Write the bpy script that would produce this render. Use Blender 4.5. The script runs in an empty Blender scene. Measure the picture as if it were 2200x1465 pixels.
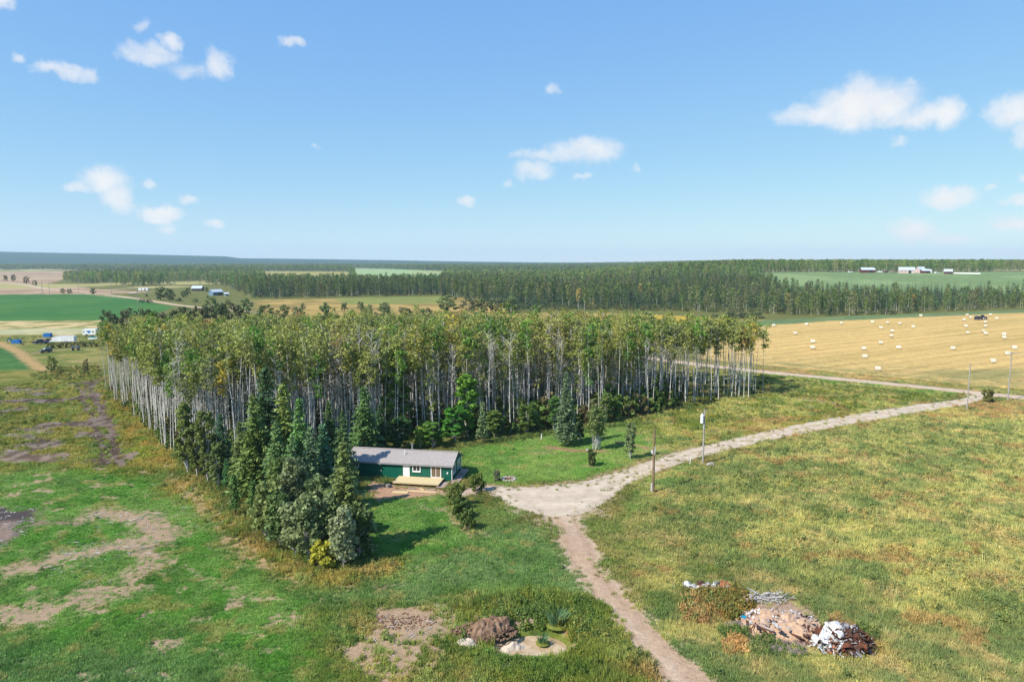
import bpy, math, random
import numpy as np
from mathutils import Vector, Matrix, Euler

S = bpy.context.scene
COL = S.collection
R = math.radians
FPX, PCX, PCY = 1466.7, 1100.0, 732.5      # focal length and centre of the photograph in its pixels
PITCH = math.atan((PCY - 562.0) / FPX)
CAMH = 35.0

# ------------------------------------------------------------------ camera, light, sky
cam_data = bpy.data.cameras.new('camera')
cam = bpy.data.objects.new('camera', cam_data)
COL.objects.link(cam)
cam_data.sensor_width = 36
cam_data.lens = FPX / 2200 * 36
cam_data.clip_start = 0.5
cam_data.clip_end = 40000
cam.location = (0, 0, CAMH)
cam.rotation_euler = (R(90) - PITCH, 0, 0)
S.camera = cam

SUN_EL = R(45)
SUN_FROM = Vector((-0.83, -0.56, 0)).normalized()          # the sun stands behind the camera, to its left
sun_dir = Vector((SUN_FROM.x * math.cos(SUN_EL), SUN_FROM.y * math.cos(SUN_EL), math.sin(SUN_EL)))
sd = bpy.data.lights.new('sun', 'SUN')
sd.energy = 5.0
sd.angle = R(0.53)
sd.color = (1.0, 0.945, 0.86)
sun = bpy.data.objects.new('sun', sd)
COL.objects.link(sun)
sun.rotation_euler = sun_dir.to_track_quat('Z', 'Y').to_euler()

world = bpy.data.worlds.new('World')
S.world = world
world.use_nodes = True
S.view_settings.view_transform = 'Standard'
S.view_settings.look = 'None'
S.view_settings.gamma = 1.0
S.view_settings.use_curve_mapping = False
S.view_settings.exposure = 0.5
S.cycles.max_bounces = 6
S.cycles.diffuse_bounces = 3
S.cycles.transmission_bounces = 4
S.cycles.transparent_max_bounces = 8
S.cycles.volume_bounces = 1
S.cycles.use_denoising = True
S.cycles.denoiser = 'OPENIMAGEDENOISE'


def px_dir(px, py):
    """World direction of a pixel of the photograph."""
    d = Vector(((px - PCX) / FPX, (PCY - py) / FPX, -1.0))
    d.rotate(cam.rotation_euler)
    return d.normalized()


def build_sky():
    nt = world.node_tree
    N, L = nt.nodes.new, nt.links.new
    bg = nt.nodes['Background']
    sky = N('ShaderNodeTexSky')
    sky.sky_type = 'NISHITA'
    sky.sun_disc = False
    sky.sun_elevation = SUN_EL
    sky.sun_rotation = math.atan2(SUN_FROM.x, SUN_FROM.y)
    sky.altitude = 600
    sky.air_density = 1.0
    sky.dust_density = 0.1
    sky.ozone_density = 3.5

    def mth(op, a, b=None, c=None, clamp=False):
        n = N('ShaderNodeMath'); n.operation = op; n.use_clamp = clamp
        for k, v in enumerate((a, b, c)):
            if v is None: continue
            if isinstance(v, (int, float)): n.inputs[k].default_value = v
            else: L(v, n.inputs[k])
        return n.outputs[0]
    tc = N('ShaderNodeTexCoord')
    sx = N('ShaderNodeSeparateXYZ'); L(tc.outputs['Generated'], sx.inputs[0])
    az = mth('ARCTAN2', sx.outputs[0], sx.outputs[1])
    el = mth('ARCSINE', sx.outputs[2])
    cb = N('ShaderNodeCombineXYZ'); L(az, cb.inputs[0]); L(el, cb.inputs[1])
    # ragged edges: the lookup point is displaced by noise
    nz = N('ShaderNodeTexNoise'); nz.inputs['Scale'].default_value = 42; nz.inputs['Detail'].default_value = 5
    nz.inputs['Roughness'].default_value = 0.62
    L(cb.outputs[0], nz.inputs['Vector'])
    sub = N('ShaderNodeVectorMath'); sub.operation = 'MULTIPLY_ADD'
    L(nz.outputs['Color'], sub.inputs[0]); sub.inputs[1].default_value = (0.034, 0.026, 0); sub.inputs[2].default_value = (-0.017, -0.013, 0)
    wp = N('ShaderNodeVectorMath'); wp.operation = 'ADD'; L(cb.outputs[0], wp.inputs[0]); L(sub.outputs[0], wp.inputs[1])
    field = None
    for (cx, cy, hw, hh, s) in CLOUDS:
        if s < .8: s += .16 + (.14 if cy > 370 else 0)
        d = px_dir(cx, cy)
        a0, e0 = math.atan2(d.x, d.y), math.asin(d.z)
        d1 = px_dir(cx + hw, cy); d2 = px_dir(cx, cy - hh)
        wa = abs(math.atan2(d1.x, d1.y) - a0) * 1.25
        we = abs(math.asin(d2.z) - e0) * 1.3
        v1 = N('ShaderNodeVectorMath'); v1.operation = 'MULTIPLY_ADD'
        L(wp.outputs[0], v1.inputs[0]); v1.inputs[1].default_value = (1 / wa, 1 / we, 0); v1.inputs[2].default_value = (-a0 / wa, -e0 / we, 0)
        v2 = N('ShaderNodeVectorMath'); v2.operation = 'DOT_PRODUCT'; L(v1.outputs[0], v2.inputs[0]); L(v1.outputs[0], v2.inputs[1])
        f = mth('MULTIPLY_ADD', v2.outputs['Value'], -s, s)
        field = f if field is None else mth('SMOOTH_MAX', field, f, 0.12)
    n2 = N('ShaderNodeTexNoise'); n2.inputs['Scale'].default_value = 26; n2.inputs['Detail'].default_value = 6; n2.inputs['Roughness'].default_value = 0.6
    L(cb.outputs[0], n2.inputs['Vector'])
    k = mth('MULTIPLY_ADD', n2.outputs['Fac'], 0.9, -0.45)
    tot = mth('ADD', field, k)
    mr = N('ShaderNodeMapRange'); mr.interpolation_type = 'SMOOTHSTEP'
    L(tot, mr.inputs['Value']); mr.inputs['From Min'].default_value = 0.0; mr.inputs['From Max'].default_value = 1.15
    mr.inputs['To Max'].default_value = 0.97
    # sky tone
    sep = N('ShaderNodeSeparateColor'); L(sky.outputs[0], sep.inputs[0])
    cmb = N('ShaderNodeCombineColor')
    for k, (gain, gam) in enumerate(SKY_CURVE):              # camera-like tone curve of the sky, channel by channel
        L(mth('MULTIPLY', mth('POWER', sep.outputs[k], gam), gain * 10 ** (1 - gam)), cmb.inputs[k])
    n3 = N('ShaderNodeMapRange'); L(n2.outputs['Fac'], n3.inputs['Value'])
    n3.inputs['From Min'].default_value = 0.3; n3.inputs['From Max'].default_value = 0.7
    cm = N('ShaderNodeMix'); cm.data_type = 'RGBA'
    L(n3.outputs[0], cm.inputs['Factor'])
    cm.inputs['A'].default_value = (CLOUD_L * 0.9, CLOUD_L * 0.92, CLOUD_L * 0.97, 1)
    cm.inputs['B'].default_value = (CLOUD_L, CLOUD_L, CLOUD_L, 1)
    mx = N('ShaderNodeMix'); mx.data_type = 'RGBA'
    L(mr.outputs[0], mx.inputs['Factor']); L(cmb.outputs[0], mx.inputs['A']); L(cm.outputs['Result'], mx.inputs['B'])
    L(mx.outputs['Result'], bg.inputs['Color'])
    bg.inputs['Strength'].default_value = 0.1


SKY_CURVE = ((.62, .70), (.70, .524), (.70, .15))
CLOUD_L = 6.8
CLOUDS = [(1855, 228, 125, 50, 1.15), (1770, 245, 115, 26, .9), (1975, 250, 90, 26, .85), (1850, 198, 55, 34, .9), (2035, 246, 38, 34, .7), (1930, 222, 40, 20, .6), (1935, 262, 60, 18, .6),
          (1255, 325, 85, 28, .85), (1160, 333, 62, 13, .55), (1145, 365, 45, 22, .62), (1250, 379, 24, 8, .42), (1365, 362, 12, 9, .35), (1092, 397, 14, 9, .35),
          (2185, 235, 66, 40, .75), (2200, 290, 26, 34, .6), (2040, 425, 66, 24, .62), (1958, 497, 54, 26, .78), (2040, 515, 62, 15, .5), (2175, 478, 62, 18, .62),
          (2195, 430, 44, 13, .5), (2130, 405, 14, 8, .3), (1932, 303, 22, 12, .36), (1957, 182, 14, 10, .36), (2195, 385, 14, 10, .4), (2180, 548, 60, 10, .4),
          (322, 118, 62, 25, .82), (368, 92, 26, 18, .55), (466, 140, 32, 32, .78), (410, 152, 60, 18, .4), (307, 57, 20, 15, .42), (135, 152, 62, 17, .75), (185, 166, 26, 17, .6),
          (45, 123, 18, 11, .5), (228, 388, 55, 28, .82), (255, 430, 36, 34, .62), (165, 403, 32, 15, .42), (345, 460, 56, 19, .78), (402, 430, 20, 14, .5), (462, 480, 20, 12, .5),
          (360, 491, 20, 11, .4), (324, 396, 14, 9, .34), (630, 90, 30, 14, .62), (1187, 193, 19, 12, .55), (1000, 433, 20, 13, .58), (675, 317, 12, 6, .32), (5, 5, 26, 16, .5)]
build_sky()


def build_haze():
    m = bpy.data.materials.new('haze'); m.use_nodes = True
    nt = m.node_tree
    nt.nodes.remove(nt.nodes['Principled BSDF'])
    v = nt.nodes.new('ShaderNodeVolumePrincipled')
    v.inputs['Color'].default_value = (.62, .82, 1.0, 1)
    v.inputs['Density'].default_value = HAZE
    v.inputs['Anisotropy'].default_value = .1
    nt.links.new(v.outputs[0], nt.nodes['Material Output'].inputs['Volume'])
    w, z0, z1 = 11500, -3, 225
    me = bpy.data.meshes.new('haze')
    me.from_pydata([(x, y, z) for z in (z0, z1) for x, y in ((-w, -w), (w, -w), (w, w), (-w, w))], [], [(3, 2, 1, 0), (4, 5, 6, 7), (0, 1, 5, 4), (1, 2, 6, 5), (2, 3, 7, 6), (3, 0, 4, 7)])
    me.materials.append(m)
    o = bpy.data.objects.new('haze', me); COL.objects.link(o); o['kind'] = 'stuff'


HAZE = 6.5e-5
build_haze()

# ------------------------------------------------------------------ helpers
RNG = np.random.default_rng(7)
_tab = np.random.default_rng(3).random(65536)


def vnoise(x, y, seed=0):
    ix = np.floor(x).astype(np.int64); iy = np.floor(y).astype(np.int64)
    fx = x - ix; fy = y - iy
    fx = fx * fx * (3 - 2 * fx); fy = fy * fy * (3 - 2 * fy)

    def h(a, b):
        return _tab[((a * 7919 + seed * 104729) ^ (b * 31337 + 977)) & 65535]
    return (h(ix, iy) * (1 - fx) + h(ix + 1, iy) * fx) * (1 - fy) + (h(ix, iy + 1) * (1 - fx) + h(ix + 1, iy + 1) * fx) * fy


def fbm(x, y, seed=0, oct=4, gain=.55):
    s = 0; a = 1; t = 0
    for o in range(oct):
        s = s + a * vnoise(x * 2 ** o + 17.3 * o, y * 2 ** o - 9.1 * o, seed + o); t += a; a *= gain
    return s / t


def sstep(a, b, v):
    t = np.clip((v - a) / (b - a), 0, 1)
    return t * t * (3 - 2 * t)


def lin(c):
    c = np.asarray(c, dtype=float) / 255
    return np.where(c <= .04045, c / 12.92, ((c + .055) / 1.055) ** 2.4)


KALB = 1.55


def alb(*c):
    """Base colour of a surface whose sunlit colour in the picture is about c (sRGB 0-255)."""
    return lin(c) / KALB


HILL_AZ = np.radians([-90, -60, -36.9, -30, -22.6, -21.6, -16, -10, -4, 2, 10, 90])
HILL_H = np.array([60, 175, 165, 145, 118, 94, 84, 70, 48, 34, 24, 20.])
POND = None


def terrain(x, y):
    x = np.asarray(x, dtype=float); y = np.asarray(y, dtype=float)
    D = np.hypot(x, y); az = np.arctan2(x, y)
    z = 20 * sstep(620, 1080, D) * sstep(R(2), R(19), az) * (1 - sstep(R(80), R(120), az))
    z = z + sstep(5200, 8600, D) * (np.interp(az, HILL_AZ, HILL_H) * .85 - 11 + 8 * fbm(x / 900, y / 900, 5)) * sstep(R(-130), R(-80), az) * (1 - sstep(R(80), R(130), az))
    z = z + (fbm(x / 5, y / 5, 11, 3) - .5) * .22 * (1 - sstep(250, 450, D))
    if POND is not None:
        px, py, rx, ry = POND
        e = np.sqrt(((x - px) / rx) ** 2 + ((y - py) / ry) ** 2)
        z = z - .75 * (1 - sstep(.85, 1.7, e)) + .45 * sstep(1.25, 1.8, e) * (1 - sstep(1.8, 2.6, e)) * sstep(-.5, 2.5, y - py)
    return z


_DS = np.geomspace(20, 10400, 5000)


def G(px, py):
    """Ground point seen at a pixel of the photograph."""
    d = px_dir(px, py)
    h = math.hypot(d.x, d.y)
    xs, ys = _DS * d.x / h, _DS * d.y / h
    zz = CAMH + _DS * d.z / h
    below = np.nonzero(zz <= terrain(xs, ys))[0]
    if len(below) == 0:
        k = len(_DS) - 1
        return Vector((xs[k], ys[k], terrain(xs[k], ys[k])))
    k = below[0]
    lo, hi = _DS[max(k - 1, 0)], _DS[k]
    for _ in range(18):
        m = (lo + hi) / 2
        if CAMH + m * d.z / h <= terrain(m * d.x / h, m * d.y / h): hi = m
        else: lo = m
    return Vector((hi * d.x / h, hi * d.y / h, float(terrain(hi * d.x / h, hi * d.y / h))))


def zat(p, py):
    """Height of the point above ground point p that shows at row py."""
    D = math.hypot(p.x, p.y)
    ax = (p.y * math.cos(PITCH))
    # solve for z on the vertical through p
    t = (PCY - py) / FPX
    # camera frame: depth = y cos p - (z-H) sin p ; up = y sin p + (z-H) cos p
    zz = (t * p.y * math.cos(PITCH) - p.y * math.sin(PITCH)) / (math.cos(PITCH) + t * math.sin(PITCH))
    return CAMH + zz


def Gpoly(pts):
    return np.array([G(*p)[:2] for p in pts])


def G2(pts):
    return [tuple(G(*p)[:2]) for p in pts]


def poly_sd(x, y, poly):
    """Signed distance (negative inside) of points to a polygon."""
    n = len(poly)
    dmin = np.full(x.shape, 1e18); inside = np.zeros(x.shape, bool)
    for i in range(n):
        ax, ay = poly[i]; bx, by = poly[(i + 1) % n]
        ex, ey = bx - ax, by - ay
        l2 = ex * ex + ey * ey + 1e-12
        t = np.clip(((x - ax) * ex + (y - ay) * ey) / l2, 0, 1)
        dmin = np.minimum(dmin, (x - ax - t * ex) ** 2 + (y - ay - t * ey) ** 2)
        c = (ay > y) != (by > y)
        with np.errstate(divide='ignore', invalid='ignore'):
            inside ^= c & (x < (bx - ax) * (y - ay) / (by - ay + 1e-15) + ax)
    d = np.sqrt(dmin)
    return np.where(inside, -d, d)


def line_d(x, y, pts):
    dmin = np.full(x.shape, 1e18)
    for i in range(len(pts) - 1):
        ax, ay = pts[i]; bx, by = pts[i + 1]
        ex, ey = bx - ax, by - ay
        t = np.clip(((x - ax) * ex + (y - ay) * ey) / (ex * ex + ey * ey + 1e-12), 0, 1)
        dmin = np.minimum(dmin, (x - ax - t * ex) ** 2 + (y - ay - t * ey) ** 2)
    return np.sqrt(dmin)


def tag(o, label=None, cat=None, group=None, kind=None):
    if label: o['label'] = label
    if cat: o['category'] = cat
    if group: o['group'] = group
    if kind: o['kind'] = kind
    return o


def npmesh(name, V, F, mats=(), midx=None, smooth=False):
    """Mesh from numpy arrays; F is one array of quads/tris or a list of such arrays."""
    if isinstance(F, np.ndarray): F = [F]
    F = [f for f in F if len(f)]
    me = bpy.data.meshes.new(name)
    V = np.asarray(V, dtype=np.float32)
    nl = sum(f.size for f in F); npol = sum(len(f) for f in F)
    me.vertices.add(len(V)); me.loops.add(nl); me.polygons.add(npol)
    me.vertices.foreach_set('co', V.ravel())
    me.loops.foreach_set('vertex_index', np.concatenate([f.ravel() for f in F]).astype(np.int32))
    tot = np.concatenate([np.full(len(f), f.shape[1], np.int32) for f in F])
    st = np.zeros(npol, np.int32); st[1:] = np.cumsum(tot)[:-1]
    me.polygons.foreach_set('loop_start', st)
    me.polygons.foreach_set('loop_total', tot)
    if midx is not None: me.polygons.foreach_set('material_index', np.asarray(midx, np.int32))
    if smooth: me.polygons.foreach_set('use_smooth', np.ones(npol, bool))
    for m in mats: me.materials.append(m)
    me.update(calc_edges=True)
    return me


def link(name, me, parent=None, loc=None, rz=None):
    o = bpy.data.objects.new(name, me)
    COL.objects.link(o)
    if parent is not None: o.parent = parent
    if loc is not None: o.location = loc
    if rz is not None: o.rotation_euler = (0, 0, rz)
    return o


def empty(name, loc, rz=0.0):
    o = link(name, None, None, loc, rz)
    o.empty_display_size = .5
    return o


class MB:
    """Collects simple solids; build() links them as one mesh object."""

    def __init__(s): s.V = []; s.F = []; s.M = []; s.mi = 0; s.T = Matrix.Identity(4)

    def add(s, vs, fs):
        b = len(s.V)
        s.V += [tuple(s.T @ Vector(v)) for v in vs]
        s.F += [tuple(b + i for i in f) for f in fs]
        s.M += [s.mi] * len(fs)
        return s

    def box(s, cx, cy, cz, sx, sy, sz, rot=None, taper=1.0):
        hx, hy, hz = sx / 2, sy / 2, sz / 2
        vs = [(-hx, -hy, -hz), (hx, -hy, -hz), (hx, hy, -hz), (-hx, hy, -hz), (-hx * taper, -hy * taper, hz), (hx * taper, -hy * taper, hz), (hx * taper, hy * taper, hz), (-hx * taper, hy * taper, hz)]
        m = Matrix.Translation((cx, cy, cz))
        if rot is not None: m = m @ (rot.to_matrix().to_4x4() if isinstance(rot, Euler) else rot)
        return s.add([m @ Vector(v) for v in vs], [(3, 2, 1, 0), (4, 5, 6, 7), (0, 1, 5, 4), (1, 2, 6, 5), (2, 3, 7, 6), (3, 0, 4, 7)])

    def tube(s, pts, rad, n=8, cap=True):
        pts = [Vector(p) for p in pts]
        if not hasattr(rad, '__len__'): rad = [rad] * len(pts)
        vs = []; fs = []
        for i, p in enumerate(pts):
            d = (pts[min(i + 1, len(pts) - 1)] - pts[max(i - 1, 0)])
            if d.length < 1e-9: d = Vector((0, 0, 1))
            d.normalize()
            u = d.cross(Vector((0, 0, 1)) if abs(d.z) < .95 else Vector((1, 0, 0))).normalized(); v = d.cross(u)
            for k in range(n):
                a = 2 * math.pi * k / n
                vs.append(p + (u * math.cos(a) + v * math.sin(a)) * rad[i])
        for i in range(len(pts) - 1):
            for k in range(n):
                a, b = i * n + k, i * n + (k + 1) % n
                fs.append((a, b, b + n, a + n))
        if cap:
            fs.append(tuple(range(n - 1, -1, -1))); fs.append(tuple(range((len(pts) - 1) * n, len(pts) * n)))
        return s.add(vs, fs)

    def prism(s, prof, y0, y1, axis='y'):
        """Closed (x, z) profile swept along y (or (y, z) along x)."""
        n = len(prof)
        if axis == 'y': vs = [(a, y0, b) for a, b in prof] + [(a, y1, b) for a, b in prof]
        else: vs = [(y0, a, b) for a, b in prof] + [(y1, a, b) for a, b in prof]
        fs = [tuple(range(n)), tuple(range(2 * n - 1, n - 1, -1))] + [(i, i + n, (i + 1) % n + n, (i + 1) % n) for i in range(n)]
        return s.add(vs, fs)

    def mesh(s, name, mats):
        me = bpy.data.meshes.new(name)
        me.from_pydata(s.V, [], s.F)
        for m in (mats if isinstance(mats, (list, tuple)) else [mats]): me.materials.append(m)
        me.polygons.foreach_set('material_index', s.M)
        me.update()
        return me

    def build(s, name, mats, parent=None, loc=None, rz=None):
        return link(name, s.mesh(name, mats), parent, loc, rz)


_mats = {}


def mat(name, col, rough=.8, var=.2, scale=2.0, metal=0.0, col2=None, bump=0.0, spec=.3, detail=5, stretch=None):
    """Principled material: two tones mixed by noise, optional fine bump."""
    if name in _mats: return _mats[name]
    m = bpy.data.materials.new(name); m.use_nodes = True
    nt = m.node_tree; N, L = nt.nodes.new, nt.links.new
    b = nt.nodes['Principled BSDF']
    b.inputs['Roughness'].default_value = rough; b.inputs['Metallic'].default_value = metal
    b.inputs['Specular IOR Level'].default_value = spec
    tc = N('ShaderNodeTexCoord'); nz = N('ShaderNodeTexNoise')
    nz.inputs['Scale'].default_value = scale; nz.inputs['Detail'].default_value = detail; nz.inputs['Roughness'].default_value = .65
    if stretch:
        mp = N('ShaderNodeMapping'); mp.inputs['Scale'].default_value = stretch; L(tc.outputs['Object'], mp.inputs[0]); L(mp.outputs[0], nz.inputs['Vector'])
    else: L(tc.outputs['Object'], nz.inputs['Vector'])
    rp = N('ShaderNodeValToRGB')
    c = np.asarray(col[:3], float)
    c1 = np.asarray(col2[:3], float) if col2 is not None else c * (1 + var); c0 = c if col2 is not None else c * (1 - var)
    rp.color_ramp.elements[0].position = .34; rp.color_ramp.elements[1].position = .66
    rp.color_ramp.elements[0].color = (*c0, 1); rp.color_ramp.elements[1].color = (*np.clip(c1, 0, 1), 1)
    L(nz.outputs['Fac'], rp.inputs[0]); L(rp.outputs[0], b.inputs['Base Color'])
    if bump:
        bp = N('ShaderNodeBump'); bp.inputs['Strength'].default_value = bump; bp.inputs['Distance'].default_value = .05
        L(nz.outputs['Fac'], bp.inputs['Height']); L(bp.outputs[0], b.inputs['Normal'])
    _mats[name] = m
    return m


def leaf_mat(name, lo=.62, hi=1.38, trans=.35, rough=.55, spec=.25):
    """Leaf surface: base colour from the plant's own 'tint', varied leaf by leaf."""
    m = bpy.data.materials.new(name); m.use_nodes = True
    nt = m.node_tree; N, L = nt.nodes.new, nt.links.new
    b = nt.nodes['Principled BSDF']; out = nt.nodes['Material Output']
    at = N('ShaderNodeAttribute'); at.attribute_type = 'INSTANCER'; at.attribute_name = 'tint'
    ge = N('ShaderNodeNewGeometry')
    mr = N('ShaderNodeMapRange'); L(ge.outputs['Random Per Island'], mr.inputs['Value']); mr.inputs['To Min'].default_value = lo; mr.inputs['To Max'].default_value = hi
    mu = N('ShaderNodeVectorMath'); mu.operation = 'SCALE'; L(at.outputs['Color'], mu.inputs[0]); L(mr.outputs[0], mu.inputs['Scale'])
    L(mu.outputs[0], b.inputs['Base Color']); b.inputs['Roughness'].default_value = rough; b.inputs['Specular IOR Level'].default_value = spec
    tr = N('ShaderNodeBsdfTranslucent'); L(mu.outputs[0], tr.inputs['Color'])
    mx = N('ShaderNodeMixShader'); mx.inputs[0].default_value = trans
    L(b.outputs[0], mx.inputs[1]); L(tr.outputs[0], mx.inputs[2]); L(mx.outputs[0], out.inputs['Surface'])
    return m


LEAF = leaf_mat('leaf')
NEEDLE = leaf_mat('needle', .55, 1.4, .15)
BLADE = leaf_mat('blade', .7, 1.3, .25)


def bark_mat(name, c0, c1, sc=(9, 9, 2.2), pos=(.42, .56)):
    m = mat(name, c0, .85, col2=c1, scale=1.0, stretch=sc)
    rp = [n for n in m.node_tree.nodes if n.type == 'VALTORGB'][0]
    rp.color_ramp.elements[0].position, rp.color_ramp.elements[1].position = pos
    return m


BARK_W = bark_mat('aspen_bark', (.12, .11, .1), (.62, .59, .54), (2.5, 2.5, 3.5), (.36, .5))
BARK_D = bark_mat('spruce_bark', (.07, .055, .045), (.17, .13, .1))
BARK_G = bark_mat('dead_bark', (.25, .23, .21), (.5, .48, .45))

# ------------------------------------------------------------------ ground painting
pw = G(1150, 1378)
POND = (pw.x, pw.y, 3.15, 2.1)

# each: polygon in photograph pixels (turned into a polygon on the ground), colour, edge softness in m, height of the growth, raggedness
AREAS = []


def area(pts, col, soft=3.0, hgt=None, wob=2.0, amt=1.0, col2=None, nsc=6.0, seed=0):
    AREAS.append((Gpoly(pts), alb(*col), soft, hgt, wob, amt, alb(*col2) if col2 else None, nsc, seed))


# far country
area([(-300, 566), (-300, 590), (150, 582), (330, 583), (310, 592), (215, 594), (150, 596), (100, 612), (200, 620), (330, 628), (160, 634), (-300, 634)], (200, 172, 142), 4, .05, 6, 1, (178, 150, 118), 60)
area([(-300, 634), (175, 632), (215, 634), (290, 643), (375, 660), (330, 675), (215, 690), (-300, 696)], (72, 124, 60), 1.0, .1, .6, 1, (84, 132, 64), 30)
area([(-300, 692), (215, 688), (260, 700), (225, 720), (-300, 722)], (222, 196, 142), 3, .1, 3, 1, (150, 150, 85), 9)
area([(-300, 712), (100, 706), (225, 704), (225, 716), (-300, 722)], (190, 190, 140), 2, .1, 2, .8, (205, 200, 160), 7)
area([(-300, 722), (225, 718), (230, 780), (150, 800), (60, 790), (-300, 740)], (160, 150, 85), 3, .15, 3, 1, (120, 130, 62), 8)
area([(-400, 740), (20, 748), (42, 765), (68, 790), (50, 806), (0, 815), (-400, 830)], (72, 118, 58), 1, .15, .8, 1, (88, 128, 64), 4)
area([(755, 577), (830, 578), (960, 583), (950, 612), (770, 614)], (165, 190, 130), 6, .05, 5)
area([(560, 583), (750, 584), (775, 614), (570, 612)], (175, 165, 95), 6, .05, 5)
area([(540, 645), (960, 638), (1095, 640), (1110, 690), (560, 690)], (198, 168, 98), 5, .2, 8, 1, (160, 140, 80), 25)
area([(720, 640), (960, 636), (970, 652), (740, 654)], (135, 150, 78), 5, .2, 5, .8)
area([(1000, 672), (1300, 672), (1700, 690), (1640, 712), (1380, 712), (1000, 700)], (205, 172, 108), 4, .2, 5, 1, (160, 150, 78), 14)
area([(1285, 682), (1420, 677), (1560, 684), (1600, 697), (1440, 702), (1320, 697)], (210, 178, 72), 4, .2, 5, .9)
area([(1540, 694), (1780, 681), (2300, 661), (2300, 671), (1780, 690), (1600, 702), (1540, 711)], (112, 136, 88), 2, .1, 2, 1, (128, 146, 94), 12)
area([(1560, 586), (2500, 584), (2500, 634), (1700, 632), (1640, 610)], (146, 168, 112), 10, .05, 10, 1, (128, 152, 98), 60)
area([(1560, 715), (1640, 700), (1780, 690), (2300, 667), (2500, 845), (2200, 836), (2060, 825), (1900, 808), (1640, 785), (1500, 770)], (230, 194, 122), 2, .05, 2)
area([(1450, 768), (1640, 786), (1900, 810), (2060, 826), (2500, 850), (2500, 880), (2200, 852), (2000, 830), (1640, 796), (1450, 776)], (178, 148, 98), 2, .25, 2, 1, (140, 135, 72), 6)
area([(1640, 778), (1800, 793), (1900, 804), (1980, 808), (1880, 800), (1700, 780)], (128, 140, 85), 2, .2, 2, .7)
area([(1960, 800), (2060, 795), (2200, 790), (2200, 812), (2080, 815)], (150, 150, 92), 3, .2, 3, .7)
# near country
area([(-100, 800), (215, 790), (240, 860), (340, 950), (400, 1010), (250, 1030), (-100, 1015)], (150, 142, 72), 4, .35, 3, 1, (118, 122, 52), 5)
area([(200, 825), (300, 900), (400, 1000), (300, 990), (250, 930), (215, 870)], (140, 145, 60), 3, .45, 2, .9, (165, 140, 75), 4)
area([(-200, 1015), (220, 1008), (330, 1035), (420, 1085), (480, 1180), (560, 1215), (660, 1265), (740, 1350), (720, 1600), (-200, 1600)], (92, 136, 52), 3, .15, 3, 1, (116, 146, 70), 3.5)
area([(-200, 1340), (120, 1390), (300, 1395), (450, 1420), (560, 1500), (520, 1700), (-200, 1700)], (98, 126, 72), 4, .25, 3, .9, (112, 138, 84), 2)
area([(640, 1268), (760, 1262), (900, 1195), (1060, 1125), (1180, 1135), (1235, 1235), (1330, 1300), (1200, 1292), (980, 1292), (800, 1312), (690, 1300)], (96, 124, 66), 2.5, .22, 2, 1, (112, 136, 80), 3)
area([(700, 1300), (1300, 1290), (1440, 1470), (1480, 1700), (700, 1700)], (120, 132, 60), 3, .35, 3, 1, (160, 150, 88), 3)
area([(960, 1300), (1180, 1270), (1310, 1310), (1420, 1440), (1380, 1700), (1000, 1700), (1050, 1450), (960, 1400)], (92, 112, 48), 2, .5, 2, .9, (120, 128, 55), 2.5)
area([(1180, 1130), (1330, 1090), (1420, 1060), (1500, 1010), (1640, 1090), (1650, 1200), (1480, 1260), (1400, 1330), (1320, 1290)], (108, 122, 60), 3, .28, 3, 1, (140, 132, 78), 4)
area([(1340, 1120), (1470, 1020), (1560, 985), (1700, 945), (2000, 885), (2500, 850), (3000, 1400), (1950, 1340), (1750, 1270), (1560, 1230), (1480, 1180)], (160, 156, 94), 4, .4, 4, 1, (126, 134, 76), 12, 3)
area([(1700, 1040), (2300, 980), (2600, 1250), (1900, 1280), (1650, 1180)], (174, 164, 102), 8, .45, 6, .75, (146, 148, 84), 4, 4)
area([(1480, 1290), (1640, 1240), (1950, 1340), (3000, 1390), (3000, 1800), (1560, 1800), (1440, 1420)], (146, 142, 88), 3, .3, 3, 1, (124, 132, 80), 2)
area([(1345, 1330), (1430, 1290), (1490, 1380), (1640, 1500), (1560, 1600), (1440, 1430)], (96, 122, 66), 2, .25, 1.5, .9)
area([(1345, 905), (1640, 850), (2060, 848), (1950, 868), (1500, 958), (1420, 965)], (142, 142, 66), 3, .4, 3, 1, (108, 122, 50), 5, 7)
area([(1450, 800), (1660, 800), (2000, 838), (2060, 852), (1640, 880), (1480, 890)], (138, 136, 62), 3, .4, 3, .8, (104, 118, 50), 6, 9)
area([(1640, 798), (1900, 824), (2065, 846), (2040, 852), (1860, 832), (1640, 806)], (92, 130, 55), 1, .25, 1, .8)
area([(985, 962), (1100, 945), (1200, 930), (1345, 905), (1420, 950), (1440, 968), (1380, 990), (1250, 1028), (1050, 1038), (1000, 1012)], (104, 140, 60), 2.5, .13, 2, 1, (124, 148, 72), 4)
area([(780, 1075), (850, 1062), (950, 1062), (985, 1110), (1010, 1170), (900, 1195), (780, 1200)], (92, 134, 56), 1.5, .18, 1.5, 1, (112, 144, 70), 2.5)
area([(1330, 1120), (1400, 1080), (1470, 1030), (1500, 1000), (1460, 1000), (1380, 1025)], (106, 132, 62), 1.5, .2, 1.5, .9)
area([(470, 1090), (560, 1165), (650, 1225), (780, 1215), (870, 1205), (850, 1245), (700, 1265), (600, 1240), (480, 1150), (340, 1050), (390, 1020)], (172, 148, 88), 2, .4, 2, .9, (150, 140, 66), 3)
area([(1550, 900), (1850, 895), (2100, 875), (2300, 880), (2300, 905), (1900, 905), (1600, 960)], (158, 128, 78), 3, .3, 3, .8, (140, 135, 65), 5)
area([(2060, 860), (2250, 862), (2250, 905), (1990, 895)], (165, 130, 84), 3, .3, 3, .7)

SOILS = []   # (kind, points, width/softness, colour, weight, raggedness)


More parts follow.
